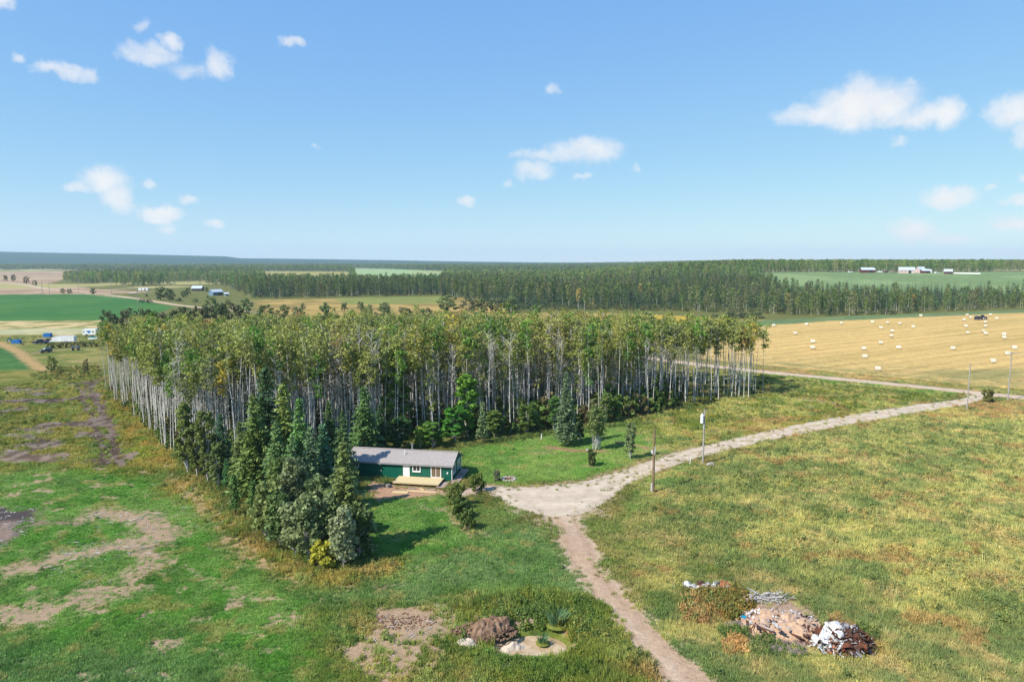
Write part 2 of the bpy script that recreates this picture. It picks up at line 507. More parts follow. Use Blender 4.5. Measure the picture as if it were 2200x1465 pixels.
def soil(pts, col, soft=1.0, w=1.0, wob=1.2, line=None):
    SOILS.append((Gpoly(pts), lin(col) / KALB, soft, w, wob, line))


CLAY, PINK, MUD, GRAV = (184, 158, 128), (196, 168, 138), (108, 96, 90), (228, 206, 186)
soil([(-60, 845), (100, 828), (215, 822), (220, 850), (240, 905), (262, 965), (252, 1010), (205, 1000), (185, 945), (120, 960), (60, 975), (-60, 985)], (122, 110, 104), 4, .58, 3)
soil([(-60, 850), (160, 838), (150, 890), (60, 905), (-60, 900)], (84, 74, 70), 3, .5, 3)
soil([(168, 830), (185, 870), (205, 915), (228, 1000)], (104, 88, 76), 1.4, 1.12, 1.0, 1.25)
soil([(185, 830), (215, 870), (238, 925), (252, 1000)], (104, 88, 76), 1.4, 1.12, 1.0, 1.5)
soil([(120, 835), (215, 815)], (128, 112, 104), 3, .8, 2, 3)
soil([(20, 925), (80, 930)], (190, 182, 178), 3, .7, 2, 3)
soil([(-60, 1090), (100, 1090), (60, 1122), (50, 1150), (-10, 1195), (-60, 1200)], (88, 78, 76), 1.5, .95, 1.5)
soil([(-60, 1130), (40, 1120), (20, 1180), (-60, 1190)], (160, 138, 122), 1, .7, 1)
soil([(80, 1122), (165, 1125)], (150, 125, 110), 1, .8, .8, 1)
soil([(-80, 1345), (60, 1320), (120, 1300), (200, 1280)], CLAY, 2, .9, 2.2, 2.6)
soil([(30, 1225), (180, 1190), (300, 1160), (330, 1215), (270, 1245)], CLAY, 2, .88, 2.2, 2.6)
soil([(200, 1300), (260, 1270), (300, 1225)], CLAY, 2, .85, 1.6, 2.0)
soil([(210, 1105), (290, 1110), (345, 1150)], CLAY, 2, .9, 2.2, 2.8)
soil([(380, 1030), (470, 1130), (500, 1170), (560, 1215), (640, 1245)], (186, 158, 116), 1.8, .85, 1.8, 1.5)
soil([(480, 1160), (600, 1235), (650, 1258)], (190, 160, 118), 1, .7, 1.2, .8)
soil([(400, 1215), (480, 1260), (540, 1275)], PINK, 1, .7, 1, .7)
for p in [(500, 1265), (220, 1040), (270, 1040), (320, 1015), (300, 1012), (360, 1000), (430, 1330), (280, 1440), (350, 1450), (480, 1440), (515, 1430), (640, 1335), (610, 1330), (590, 1395), (180, 1460), (40, 1415), (370, 1385), (540, 1360), (460, 1400)]:
    soil([(p[0] - 14, p[1]), (p[0] + 14, p[1] + 3)], CLAY, .7, .85, .8, .5)
soil([(640, 1240), (740, 1265), (850, 1235)], (190, 160, 118), 2, .6, 1.5, 1.6)
soil([(790, 1325), (810, 1305), (850, 1298), (945, 1308), (935, 1345), (885, 1368), (800, 1362)], (152, 118, 94), .8, 1.0, .7)
soil([(935, 1300), (1010, 1288), (1000, 1302)], (190, 158, 130), .8, .8, .8, .6)
soil([(715, 1395), (780, 1365), (830, 1420), (880, 1470), (900, 1520), (860, 1520), (790, 1445)], (196, 166, 138), 1.2, 1.0, 1.5)
soil([(860, 1400), (960, 1425), (965, 1450), (850, 1440)], (205, 180, 150), 1.4, 1.0, 1.6)
soil([(1010, 1340), (1060, 1390), (1090, 1420)], (200, 182, 160), .8, .7, .6, 1.0)
soil([(1060, 1440), (1100, 1425)], (215, 200, 182), .6, .95, .5, .6)
soil([(1120, 1432), (1165, 1428)], (205, 185, 165), .5, .9, .5, .5)
soil([(790, 1030), (860, 1044), (960, 1052), (960, 1066), (850, 1072), (800, 1082)], (196, 156, 124), 1, .95, .8)
soil([(960, 1052), (1045, 1040), (1060, 1056), (990, 1068), (955, 1062)], (215, 190, 170), .8, .9, .6)
soil([(960, 1090), (985, 1125), (1010, 1150), (1040, 1145)], (190, 160, 120), 1, .85, .6, .8)
soil([(900, 1090), (950, 1095)], (186, 156, 130), 1, .8, .8, 1.0)
soil([(1060, 1090), (1130, 1125), (1215, 1150), (1310, 1105), (1350, 1050), (1260, 1040), (1100, 1050)], (208, 184, 156), 3, .78, 2)
soil([(1215, 1105), (1235, 1160), (1262, 1225), (1308, 1290), (1370, 1350), (1430, 1410), (1530, 1520)], (220, 194, 166), 1.9, 1.08, 1.5, 2.5)
soil([(1185, 1130), (1225, 1165)], (196, 165, 138), 2, .7, 1.2, 2)
soil([(1235, 1170), (1300, 1270), (1390, 1345), (1440, 1395), (1500, 1450), (1570, 1520)], (206, 176, 146), .9, 1.0, .9, 1.2)
soil([(870, 1238), (1010, 1200), (1040, 1180)], (180, 150, 120), 1.2, .5, 1.2, 1.0)
soil([(1045, 1042), (1110, 1044), (1180, 1041), (1250, 1033), (1320, 1013), (1380, 994), (1430, 976), (1500, 959)], (196, 162, 130), 1.2, .8, .8, .9)
soil([(1345, 1042), (1400, 1019), (1480, 991), (1560, 969), (1700, 936), (1850, 906), (2000, 878)], (178, 150, 112), 1.2, .6, 1, .8)
soil([(1180, 960), (1240, 968), (1290, 968)], (176, 138, 104), 1.2, .9, .8, 1.2)
soil([(1330, 950), (1390, 962)], (180, 140, 104), 1, .9, .6, .8)
soil([(1258, 1000), (1290, 1003)], (190, 160, 130), .8, .8, .5, .6)
soil([(1150, 972), (1165, 972)], (190, 160, 130), .8, .7, .5, .8)
soil([(1700, 858), (1810, 868)], (168, 150, 138), 2, .8, 1.5, 1.6)
soil([(1560, 1310), (1630, 1278), (1740, 1295), (1800, 1370), (1760, 1412), (1640, 1412), (1570, 1370)], (190, 160, 136), 1.5, .95, 1.5)
soil([(960, 1350), (1010, 1310), (1090, 1320), (1090, 1400), (1000, 1420)], (176, 148, 122), 1.2, .85, 1.0)
soil([(1090, 1335), (1150, 1320), (1235, 1325)], (196, 166, 150), .8, .9, .6, .4)
soil([(720, 1390), (790, 1300), (1010, 1290), (1010, 1340), (960, 1460), (880, 1500), (840, 1470)], (188, 160, 128), 2, .82, 2.4)
for k in range(9):
    a0, a1 = k * .7, k * .7 + .55
    soil([(1150 + 98 * math.cos(q), 1374 + 40 * math.sin(q)) for q in (a0, (a0 + a1) / 2, a1)], [(188, 160, 136), (206, 184, 164), (150, 122, 100)][k % 3], .6, 1.1, .8, .45)
for k in (-1, 1):
    soil([(1215 + 16 * k, 1105), (1235 + 18 * k, 1160), (1262 + 21 * k, 1225), (1308 + 23 * k, 1290), (1370 + 26 * k, 1350), (1430 + 30 * k, 1410), (1530 + 36 * k, 1520)], (198, 168, 138), .25, 1.1, .35, .2)
soil([(1770, 1235), (1800, 1238)], (180, 158, 140), 1, .8, .8, .7)
for p in [(1890, 1043), (1985, 1043), (2025, 1055), (1900, 1060), (1480, 1120), (1445, 1075), (1490, 1105), (1830, 1290), (2090, 1145), (1440, 1190), (1350, 1200), (1390, 1215), (1460, 1260), (1500, 1275), (1660, 1350)]:
    soil([(p[0] - 16, p[1]), (p[0] + 16, p[1] + 2)], (182, 158, 138), 1, .7, 1, .5)
soil([(1520, 1380), (1560, 1345), (1700, 1410), (1650, 1425)], (196, 168, 136), 1.5, .6, 1.5)
soil([(1530, 1345), (1600, 1330), (1640, 1370), (1760, 1400), (1740, 1420), (1580, 1385)], (150, 135, 125), 1.2, .8, 1)
soil([(0, 735), (40, 757), (75, 785), (95, 795)], (196, 162, 108), 1.5, .9, .8, 2.2)
soil([(60, 760), (100, 755), (160, 750)], (190, 158, 120), 3, .7, 2, 3)
soil([(150, 777), (225, 776)], (205, 170, 120), 2, .6, 1.5, 2)
soil([(-200, 608), (0, 606), (60, 612), (100, 622), (180, 626), (300, 618), (330, 616)], (214, 188, 158), 3, .9, 1.5, 5)
soil([(205, 634), (290, 641), (380, 655), (440, 662)], (220, 196, 160), 3, .8, 1.5, 4)
for q in ([(690, 1284), (800, 1258), (900, 1232), (1010, 1196)], [(720, 1290), (830, 1264), (930, 1238), (1040, 1202)], [(640, 1285), (760, 1262), (880, 1222)], [(335, 1290), (312, 1318), (310, 1345)], [(322, 1328), (336, 1345), (350, 1360)], [(344, 1325), (360, 1342), (380, 1358)],
          [(330, 1040), (420, 1120), (540, 1230), (640, 1275)], [(0, 1300), (200, 1210), (420, 1150)]):
    soil(q, (76, 100, 50), .25, .8, .15, .16)
TRK = G2([(1215, 1105), (1235, 1160), (1262, 1225), (1308, 1290), (1370, 1350), (1430, 1410), (1530, 1520)])
ROW_A, ROW_B = G(1640, 765), G(2200, 706)
ROW_N = Vector((-(ROW_B.y - ROW_A.y), ROW_B.x - ROW_A.x, 0)).normalized()
BALE_POLY = AREAS[14][0]
MUD_POLY = Gpoly([(-80, 842), (100, 826), (215, 820), (225, 850), (245, 900), (300, 960), (265, 1010), (205, 1000), (150, 985), (60, 995), (-80, 1000)])


def paint(x, y):
    """Colour of the growth, soil weight, soil colour and height of the growth on the ground at (x, y)."""
    n = len(x)
    D = np.hypot(x, y)
    tint = np.empty((n, 3)); tint[:] = alb(112, 112, 60)
    tint[D > 260] = alb(120, 122, 66)
    far = sstep(4200, 5600, D)[:, None]
    tint = tint * (1 - far) + alb(44, 78, 60) * far
    hgt = np.full(n, .3)
    w1 = fbm(x / 9, y / 9, 21) - .5; w2 = fbm(x / 9, y / 9, 31) - .5
    f1 = fbm(x / 1.6, y / 1.6, 41) - .5; f2 = fbm(x / 1.6, y / 1.6, 51) - .5
    for poly, col, soft, h, wob, amt, col2, nsc, seed in AREAS:
        pad = soft + wob * 2
        sel = np.nonzero((x > poly[:, 0].min() - pad) & (x < poly[:, 0].max() + pad) & (y > poly[:, 1].min() - pad) & (y < poly[:, 1].max() + pad))[0]
        if not len(sel): continue
        xs = x[sel] + (w1[sel] * 2 + f1[sel]) * wob; ys = y[sel] + (w2[sel] * 2 + f2[sel]) * wob
        m = amt * (1 - sstep(-soft, soft, poly_sd(xs, ys, poly)))
        c = np.broadcast_to(col, (len(sel), 3))
        if col2 is not None:
            k = sstep(.38, .62, fbm(x[sel] / nsc, y[sel] / nsc, 61 + seed))[:, None]
            c = c * (1 - k) + col2 * k
        m3 = m[:, None]
        tint[sel] = tint[sel] * (1 - m3) + c * m3
        if h is not None: hgt[sel] = hgt[sel] * (1 - m) + h * m
    # swath rows of the stubble field
    sel = np.nonzero(poly_sd(x, y, BALE_POLY) < 0)[0] if n < 10 ** 7 else []
    if len(sel):
        s = x[sel] * ROW_N.x + y[sel] * ROW_N.y + 1.5 * (w1[sel])
        a = .5 + .5 * np.sin(2 * math.pi * s / 7.5 + 2.2 * fbm(x[sel] / 40, y[sel] / 40, 71))
        b = fbm(s / 1.3, (x[sel] * ROW_N.y - y[sel] * ROW_N.x) / 60, 73)
        tint[sel] *= (.88 + .14 * sstep(.1, .6, a) + .34 * (b - .5))[:, None]
        g = sstep(.55, .7, fbm(s / 6, (x[sel] * ROW_N.y - y[sel] * ROW_N.x) / 90, 75))[:, None] * .35
        tint[sel] = tint[sel] * (1 - g) + alb(178, 158, 88) * g
    # patchy weeds in the right-hand meadow
    az = np.arctan2(x, y)
    near = (1 - sstep(200, 300, D))
    rt = near * sstep(R(6), R(14), az)
    for col, th, sc, sd_ in ((alb(180, 160, 108), .61, 3.0, 81), (alb(108, 126, 72), .58, 4.2, 83), (alb(172, 166, 98), .57, 5.5, 85), (alb(100, 116, 68), .64, 1.6, 87), (alb(160, 126, 82), .67, 3.6, 89)):
        k = (sstep(th - .05, th + .06, fbm(x / sc, y / (sc * .8), sd_)) * .62 * rt)[:, None]
        tint = tint * (1 - k) + col * k
    lf = near * (1 - sstep(R(0), R(8), az))
    for col, th, sc, sd_ in ((alb(72, 108, 46), .57, 2.2, 91), (alb(120, 146, 76), .6, 3.3, 93), (alb(160, 146, 88), .66, 2.0, 95)):
        k = (sstep(th - .05, th + .06, fbm(x / sc, y / sc, sd_)) * .5 * lf)[:, None]
        tint = tint * (1 - k) + col * k
    tint *= (.78 + .44 * fbm(x / 2.2, y / 2.2, 97, 5, .7))[:, None]
    clr = (sstep(.40, .33, fbm(x / 260, y / 200, 99)) * sstep(850, 950, D) * (1 - far[:, 0]))[:, None]
    tint = tint * (1 - clr) + alb(186, 176, 116) * clr
    sw = np.zeros(n); sc_ = np.empty((n, 3)); sc_[:] = lin(CLAY) / KALB
    for poly, col, soft, w, wob, line in SOILS:
        pad = soft + wob * 2 + (line or 0)
        sel = np.nonzero((x > poly[:, 0].min() - pad) & (x < poly[:, 0].max() + pad) & (y > poly[:, 1].min() - pad) & (y < poly[:, 1].max() + pad))[0]
        if not len(sel): continue
        xs = x[sel] + (w1[sel] * 1.2 + f1[sel] * 2.4) * wob; ys = y[sel] + (w2[sel] * 1.2 + f2[sel] * 2.4) * wob
        d = line_d(xs, ys, poly) - line if line else poly_sd(xs, ys, poly)
        m = w * (1 - sstep(-soft * 1.6, soft * 1.6, d))
        k = np.clip(m * 1.4, 0, 1)[:, None]
        sc_[sel] = sc_[sel] * (1 - k) + col * k
        sw[sel] = np.maximum(sw[sel], m)
    # churned ground: dark mud and pale chips in patches between tufts
    sel = np.nonzero(poly_sd(x + w1 * 9, y + w2 * 9, MUD_POLY) < 0)[0]
    if len(sel):
        xs, ys = x[sel], y[sel]
        a = sstep(.42, .6, fbm(xs / 1.5, ys / 2.4, 131))[:, None]
        c = lin((80, 64, 54)) / KALB * (1 - a) + lin((150, 134, 122)) / KALB * a
        q = np.where(sw[sel] > 1.0, .3, .75)[:, None]; sc_[sel] = sc_[sel] * (1 - q) + c * q
        k = sstep(.42, .6, fbm(xs / 9, ys / 5, 133))
        sw[sel] = np.maximum(sw[sel] * np.where(sw[sel] > .8, 1, .45), .05 + .85 * k)
    # scattered bare spots
    bare = sstep(.64, .78, fbm(x / 2.6, y / 2.6, 101)) * near * .75 * (hgt < .5)
    bare *= .5 + .5 * sstep(-R(5), -R(15), az)
    sw = np.maximum(sw, bare)
    return tint, sw, sc_, hgt


def build_ground():
    az = np.concatenate([np.arange(-180, -44, 4.0), np.linspace(-44, 44, 620), np.arange(48, 180, 4.0)])
    rr = np.concatenate([[2, 8, 16, 24, 32, 40, 46], np.geomspace(50, 700, 520), np.geomspace(710, 10400, 190)])
    A, Rr = np.meshgrid(np.radians(az), rr)
    x = (Rr * np.sin(A)).ravel(); y = (Rr * np.cos(A)).ravel()
    z = terrain(x, y)
    nc, nr = len(az), len(rr)
    i = np.arange(nr - 1)[:, None] * nc + np.arange(nc)[None, :]
    j = np.arange(nr - 1)[:, None] * nc + (np.arange(nc) + 1)[None, :] % nc
    F = np.stack([i, j, j + nc, i + nc], -1).reshape(-1, 4)[:, ::-1]
    tint, sw, sc_, hgt = paint(x, y)
    V = np.column_stack([x, y, z])
    V = np.vstack([V, [[0, 0, 0]]])
    c = len(V) - 1
    cap = np.array([[c, (k + 1) % nc, k] for k in range(nc)])
    me = npmesh('ground', V, [F, cap], [ground_mat()], smooth=True)

    def put(nm, a):
        a = np.column_stack([np.vstack([a, a[:1]]), np.ones(len(V))]).astype(np.float32)
        me.attributes.new(nm, 'FLOAT_COLOR', 'POINT').data.foreach_set('color', a.ravel())
    put('growth', tint); put('earth', sc_)
    me.attributes.new('bare', 'FLOAT', 'POINT').data.foreach_set('value', np.append(sw, 0).astype(np.float32))
    tag(link('ground', me), kind='structure')


def ground_mat():
    m = bpy.data.materials.new('ground'); m.use_nodes = True
    nt = m.node_tree; N, L = nt.nodes.new, nt.links.new
    b = nt.nodes['Principled BSDF']; b.inputs['Roughness'].default_value = .95; b.inputs['Specular IOR Level'].default_value = .1

    def attr(n):
        a = N('ShaderNodeAttribute'); a.attribute_name = n; return a
    tc = N('ShaderNodeTexCoord')

    def noise(sc, det=4, rough=.6):
        n = N('ShaderNodeTexNoise'); n.inputs['Scale'].default_value = sc; n.inputs['Detail'].default_value = det; n.inputs['Roughness'].default_value = rough
        L(tc.outputs['Object'], n.inputs['Vector']); return n.outputs['Fac']

    def rng(v, a, bb, c=0, d=1, smooth=False):
        r = N('ShaderNodeMapRange'); L(v, r.inputs['Value'])
        if smooth: r.interpolation_type = 'SMOOTHSTEP'
        for k, q in zip(('From Min', 'From Max', 'To Min', 'To Max'), (a, bb, c, d)): r.inputs[k].default_value = q
        return r.outputs[0]

    def scale(c, f):
        v = N('ShaderNodeVectorMath'); v.operation = 'SCALE'; L(c, v.inputs[0]); L(f, v.inputs['Scale']); return v.outputs[0]

    def mth(op, a, bb):
        n = N('ShaderNodeMath'); n.operation = op
        for k, v in enumerate((a, bb)):
            if isinstance(v, (int, float)): n.inputs[k].default_value = v
            else: L(v, n.inputs[k])
        return n.outputs[0]
    n1 = noise(1.1, 6, .7); n2 = noise(5.0, 4, .7); n3 = noise(.18, 5, .6)
    grow = scale(scale(attr('growth').outputs['Color'], rng(n1, .25, .75, .6, 1.4)), rng(n2, .3, .7, .72, 1.28))
    earth = scale(scale(attr('earth').outputs['Color'], rng(n1, .25, .75, .78, 1.2)), rng(n2, .3, .7, .8, 1.18))
    thr = mth('ADD', mth('MULTIPLY', mth('SUBTRACT', n1, .5), 1.5), mth('MULTIPLY', mth('SUBTRACT', n2, .5), .7))
    k = rng(mth('ADD', attr('bare').outputs['Fac'], thr), .2, .85, 0, 1, True)
    mx = N('ShaderNodeMix'); mx.data_type = 'RGBA'; L(k, mx.inputs['Factor']); L(grow, mx.inputs['A']); L(earth, mx.inputs['B'])
    L(mx.outputs['Result'], b.inputs['Base Color'])
    bp = N('ShaderNodeBump'); bp.inputs['Strength'].default_value = .7; bp.inputs['Distance'].default_value = .25
    L(mth('ADD', n1, mth('MULTIPLY', n2, .35)), bp.inputs['Height']); L(bp.outputs[0], b.inputs['Normal'])
    return m


build_ground()

# ------------------------------------------------------------------ roads, yard, pond
GRAVEL = mat('gravel', lin((204, 184, 158)) / KALB, .95, col2=lin((234, 216, 192)) / KALB, scale=.55, bump=.5, spec=.1, detail=8)
GRAVEL_ROAD = mat('road_gravel', lin((206, 180, 150)) / KALB, .95, col2=lin((234, 210, 182)) / KALB, scale=.4, bump=.3, spec=.1, detail=8)




def wheel_lines(m, lo, amount):
    """Two paler worn lines along a track, from the ribbon's own cross coordinate."""
    nt = m.node_tree; N, L = nt.nodes.new, nt.links.new
    b = nt.nodes['Principled BSDF']; src = b.inputs['Base Color'].links[0].from_socket
    a = N('ShaderNodeAttribute'); a.attribute_name = 'across'
    f = None
    for op, v in (('ABSOLUTE', None), ('SUBTRACT', .42), ('ABSOLUTE', None)):
        q = N('ShaderNodeMath'); q.operation = op; L(f or a.outputs['Fac'], q.inputs[0])
        if v is not None: q.inputs[1].default_value = v
        f = q.outputs[0]
    r = N('ShaderNodeMapRange'); r.interpolation_type = 'SMOOTHSTEP'; L(f, r.inputs['Value'])
    r.inputs['From Min'].default_value = .05; r.inputs['From Max'].default_value = .34
    r.inputs['To Min'].default_value = amount; r.inputs['To Max'].default_value = lo
    v = N('ShaderNodeVectorMath'); v.operation = 'SCALE'; L(src, v.inputs[0]); L(r.outputs[0], v.inputs['Scale']); L(v.outputs[0], b.inputs['Base Color'])


wheel_lines(GRAVEL, .93, 1.04); wheel_lines(GRAVEL_ROAD, .92, 1.04)


def resample(pts, n):
    p = np.asarray(pts, float)
    for _ in range(2):                                   # corner cutting keeps the edges soft
        q = np.empty((2 * len(p), 2)); q[0] = p[0]; q[-1] = p[-1]
        q[1:-1:2] = p[:-1] * .75 + p[1:] * .25; q[2:-1:2] = p[:-1] * .25 + p[1:] * .75
        p = q
    s = np.concatenate([[0], np.cumsum(np.hypot(*np.diff(p, axis=0).T))])
    t = np.linspace(0, s[-1], n)
    return np.column_stack([np.interp(t, s, p[:, 0]), np.interp(t, s, p[:, 1])])


def ribbon(name, A, B, n, k, m, jit=.3, lift=.03):
    A = resample(A, n); B = resample(B, n)
    u = np.linspace(0, 1, k)[None, :, None]
    P = A[:, None] * (1 - u) + B[:, None] * u
    nrm = (B - A) / (np.linalg.norm(B - A, axis=1)[:, None] + 1e-9)
    for side, sg in ((0, -1), (-1, 1)):
        j = (fbm(P[:, side, 0] / .7, P[:, side, 1] / .7, 111, 4) - .5) * 2 * jit
        P[:, side] += nrm * j[:, None] * sg
    x, y = P[..., 0].ravel(), P[..., 1].ravel()
    z = terrain(x, y) + lift
    zz = z.reshape(n, k); zz[:, 0] -= lift * 1.6; zz[:, -1] -= lift * 1.6
    i = (np.arange(n - 1)[:, None] * k + np.arange(k - 1)[None]).ravel()
    F = np.column_stack([i, i + 1, i + k + 1, i + k])
    me = npmesh(name, np.column_stack([x, y, zz.ravel()]), F, [m], smooth=True)
    me.attributes.new('across', 'FLOAT', 'POINT').data.foreach_set('value', np.tile(np.linspace(-1, 1, k), n).astype(np.float32))
    return tag(link(name, me), kind='structure')


def offset_line(pts, w):
    p = np.asarray(pts, float)
    t = np.gradient(p, axis=0); t /= np.linalg.norm(t, axis=1)[:, None]
    nn = np.column_stack([-t[:, 1], t[:, 0]])
    return p + nn * w / 2, p - nn * w / 2


road_line = np.array(G2([(1250, 751), (1380, 768), (1500, 783), (1640, 799), (1800, 814), (1950, 828), (2080, 842), (2200, 854), (2400, 872)]))
ROAD_A, ROAD_B = offset_line(road_line, 6.6)
ribbon('gravel_road', ROAD_A, ROAD_B, 260, 7, GRAVEL_ROAD, .35, .05)
DRV_U = G2([(2090, 846), (2066, 858), (1950, 871), (1850, 887), (1750, 904), (1650, 924), (1560, 945), (1500, 960), (1430, 977), (1380, 995), (1320, 1014), (1250, 1034), (1180, 1043), (1110, 1046), (1042, 1043)])
DRV_L = G2([(2122, 851), (2098, 866), (1985, 884), (1860, 906), (1770, 922), (1700, 935), (1560, 967), (1480, 989), (1400, 1018), (1345, 1042), (1308, 1075), (1262, 1102), (1215, 1114), (1120, 1100), (1052, 1062)])
ribbon('gravel_driveway', DRV_U, DRV_L, 520, 15, GRAVEL, .9, .05)
# farm road across the far fields on the left
fr = np.array(G2([(-40, 605), (40, 610), (90, 620), (180, 627), (290, 640), (375, 655), (460, 664), (560, 672)]))
fa, fb = offset_line(fr, 7)
ribbon('farm_road', fa, fb, 80, 3, GRAVEL_ROAD, .8, .15)


def build_pond():
    px, py, rx, ry = POND
    a = np.linspace(0, 2 * math.pi, 72, endpoint=False)
    rr = 1 + .14 * (fbm(np.cos(a) * 1.5 + 5, np.sin(a) * 1.5, 121) - .5) * 2
    V = [(0, 0, 0)]
    for k in (.5, 1.02, 1.3): V += [(rx * k * rr[i] * math.cos(a[i]), ry * k * rr[i] * math.sin(a[i]), 0) for i in range(72)]
    F3 = np.array([(0, 1 + i, 1 + (i + 1) % 72) for i in range(72)])
    F4 = np.array([(1 + 72 * q + i, 73 + 72 * q + i, 73 + 72 * q + (i + 1) % 72, 1 + 72 * q + (i + 1) % 72) for q in range(2) for i in range(72)])
    m = bpy.data.materials.new('pond_scum'); m.use_nodes = True
    nt = m.node_tree; N, L = nt.nodes.new, nt.links.new
    b = nt.nodes['Principled BSDF']; b.inputs['Roughness'].default_value = .35; b.inputs['Specular IOR Level'].default_value = .4
    tc = N('ShaderNodeTexCoord'); nz = N('ShaderNodeTexNoise'); nz.inputs['Scale'].default_value = .8; nz.inputs['Detail'].default_value = 7
    nz.inputs['Distortion'].default_value = 1.2
    L(tc.outputs['Object'], nz.inputs[0])
    rp = N('ShaderNodeValToRGB'); e = rp.color_ramp.elements
    e[0].position = .33; e[0].color = (*(lin((178, 152, 108)) / KALB), 1)
    e[1].position = .62; e[1].color = (*(lin((226, 200, 166)) / KALB), 1)
    x = e.new(.46); x.color = (*(lin((208, 180, 140)) / KALB), 1)
    L(nz.outputs[0], rp.inputs[0]); L(rp.outputs[0], b.inputs['Base Color'])
    o = link('pond_water', npmesh('pond_water', V, [F3, F4], [m]), None, (px, py, float(terrain(px, py)) + .12))
    tag(o, kind='structure')


build_pond()

# ------------------------------------------------------------------ plants: shapes
def unit(v): return v / (np.linalg.norm(v, axis=-1, keepdims=True) + 1e-9)


def leaf_quads(C, size, rng, bias=None, aspect=.75, flat=0.0):
    """Rhombic leaf clumps at the points C, turned at random about a bias direction."""
    n = len(C)
    nn = rng.normal(size=(n, 3))
    if bias is not None: nn = nn + bias
    nn[:, 2] += flat
    nn = unit(nn)
    u = unit(np.cross(nn, rng.normal(size=(n, 3)))); v = np.cross(nn, u)
    s = np.broadcast_to(size, (n,))[:, None] * rng.uniform(.7, 1.3, (n, 1)) * .5
    a, b = u * s * 1.25, v * s * aspect * 1.25
    V = np.stack([C - a, C - b + a * .15, C + a, C + b + a * .15], 1).reshape(-1, 3)
    F = np.arange(4 * n).reshape(-1, 4)
    return V, F


def tubes(paths, n=5):
    """paths: list of (points, radii). One array of quads."""
    Vs = []; Fs = []; b = 0
    for P, r in paths:
        P = np.asarray(P, float); r = np.broadcast_to(r, (len(P),))
        d = unit(np.gradient(P, axis=0))
        ref = np.where(np.abs(d[:, 2:3]) < .95, [[0, 0, 1.]], [[1., 0, 0]])
        u = unit(np.cross(d, ref)); v = np.cross(d, u)
        a = np.arange(n) * 2 * math.pi / n
        ring = P[:, None] + (u[:, None] * np.cos(a)[None, :, None] + v[:, None] * np.sin(a)[None, :, None]) * r[:, None, None]
        Vs.append(ring.reshape(-1, 3))
        i = (np.arange(len(P) - 1)[:, None] * n + np.arange(n)[None]).ravel()
        j = (np.arange(len(P) - 1)[:, None] * n + (np.arange(n)[None] + 1) % n).ravel()
        Fs.append(np.column_stack([i, j, j + n, i + n]) + b); b += len(P) * n
    return np.vstack(Vs), np.vstack(Fs)


def aspen_shape(h, seed, cf=.4, w=1.35, leaf=.42, dens=1.0, dead=False, bend=1.0):
    rng = np.random.default_rng(seed)
    t = np.linspace(0, 1, 9)
    off = np.cumsum(rng.normal(0, .10, (9, 2)), 0) * bend
    lean = rng.normal(0, .75, 2)
    ax = np.column_stack([off[:, 0] * t + lean[0] * t ** 1.4, off[:, 1] * t + lean[1] * t ** 1.4, h * t])
    ax[:, :2] -= ax[0, :2]
    r0 = (.0052 * h + .015) * rng.uniform(.7, 1.25)
    paths = [(ax, r0 * (1 - t * .82))]

    def at(z): return np.array([np.interp(z, ax[:, 2], ax[:, 0]), np.interp(z, ax[:, 2], ax[:, 1]), z])
    zc = h * (1 - cf)
    C = []; Bv = []
    nb = int(20 if dead else 6 + 30 * cf)
    peak = rng.uniform(.35, .7)
    wind = np.array([.35, .12, 0])                            # crowns brushed by the wind
    for k in range(nb):
        z = zc + (h * .99 - zc) * ((k + rng.random()) / nb)
        tt = (z - zc) / (h - zc)
        a = rng.uniform(0, 2 * math.pi)
        env = max(.18, 1 - (abs(tt - peak) / (peak if tt < peak else 1.06 - peak)) ** 1.8) ** .6
        L = w * env * rng.uniform(.4, 1.35)
        p0 = at(z); up = rng.uniform(.3, 1.0)
        p1 = p0 + np.array([math.cos(a) * L * .55, math.sin(a) * L * .55, L * up * .7])
        p2 = p0 + np.array([math.cos(a) * L, math.sin(a) * L, L * up * 1.0 + .1]) + wind * L * .4
        paths.append(([p0, p1, p2], [.05, .032, .012]) if dead else ([p0, p1, p2], [.035, .022, .01]))
        if dead:
            for q in range(2):
                e = p1 + (p2 - p1) * rng.random(); dlt = rng.normal(0, .35, 3); dlt[2] = abs(dlt[2]) + .25
                paths.append(([e, e + dlt * .6, e + dlt], [.018, .014, .008]))
        else:
            for q in range(2 if rng.random() < .8 else 1):
                c = p1 + (p2 - p1) * rng.uniform(.2, 1.05)
                m = int(rng.integers(18, 34) * dens)
                sp = rng.uniform(.28, .5)
                pts = c + rng.normal(0, 1, (m, 3)) * [sp * 1.1, sp * 1.1, sp * .8]
                C.append(pts); Bv.append(unit(pts - (p0 - [0, 0, .4])) * .9)
    for k in range(rng.integers(5, 12)):                      # dead twigs low on the stem
        z = rng.uniform(.15, max(.3, 1 - cf)) * h; a = rng.uniform(0, 6.28); L = rng.uniform(.4, 1.4)
        p0 = at(z); paths.append(([p0, p0 + [math.cos(a) * L * .6, math.sin(a) * L * .6, .1], p0 + [math.cos(a) * L, math.sin(a) * L, rng.uniform(-.2, .5)]], [.025, .018, .008]))
    if rng.random() < .3:                                     # forked stem
        z = rng.uniform(.45, .7) * h; p0 = at(z); e = at(h * .93) + np.append(rng.normal(0, .9, 2), 0)
        paths.append(([p0, (p0 + e) / 2 + [.15, .1, -.3], e], [r0 * .6, r0 * .4, .02]))
    trunk = tubes(paths[:1], 6); twigs = tubes(paths[1:], 3)
    tv = np.vstack([trunk[0], twigs[0]]); tf = np.vstack([trunk[1], twigs[1] + len(trunk[0])])
    if dead: return (tv, tf), None
    C = np.vstack(C)
    return (tv, tf), leaf_quads(C, leaf, rng, np.vstack(Bv), .8, .4)


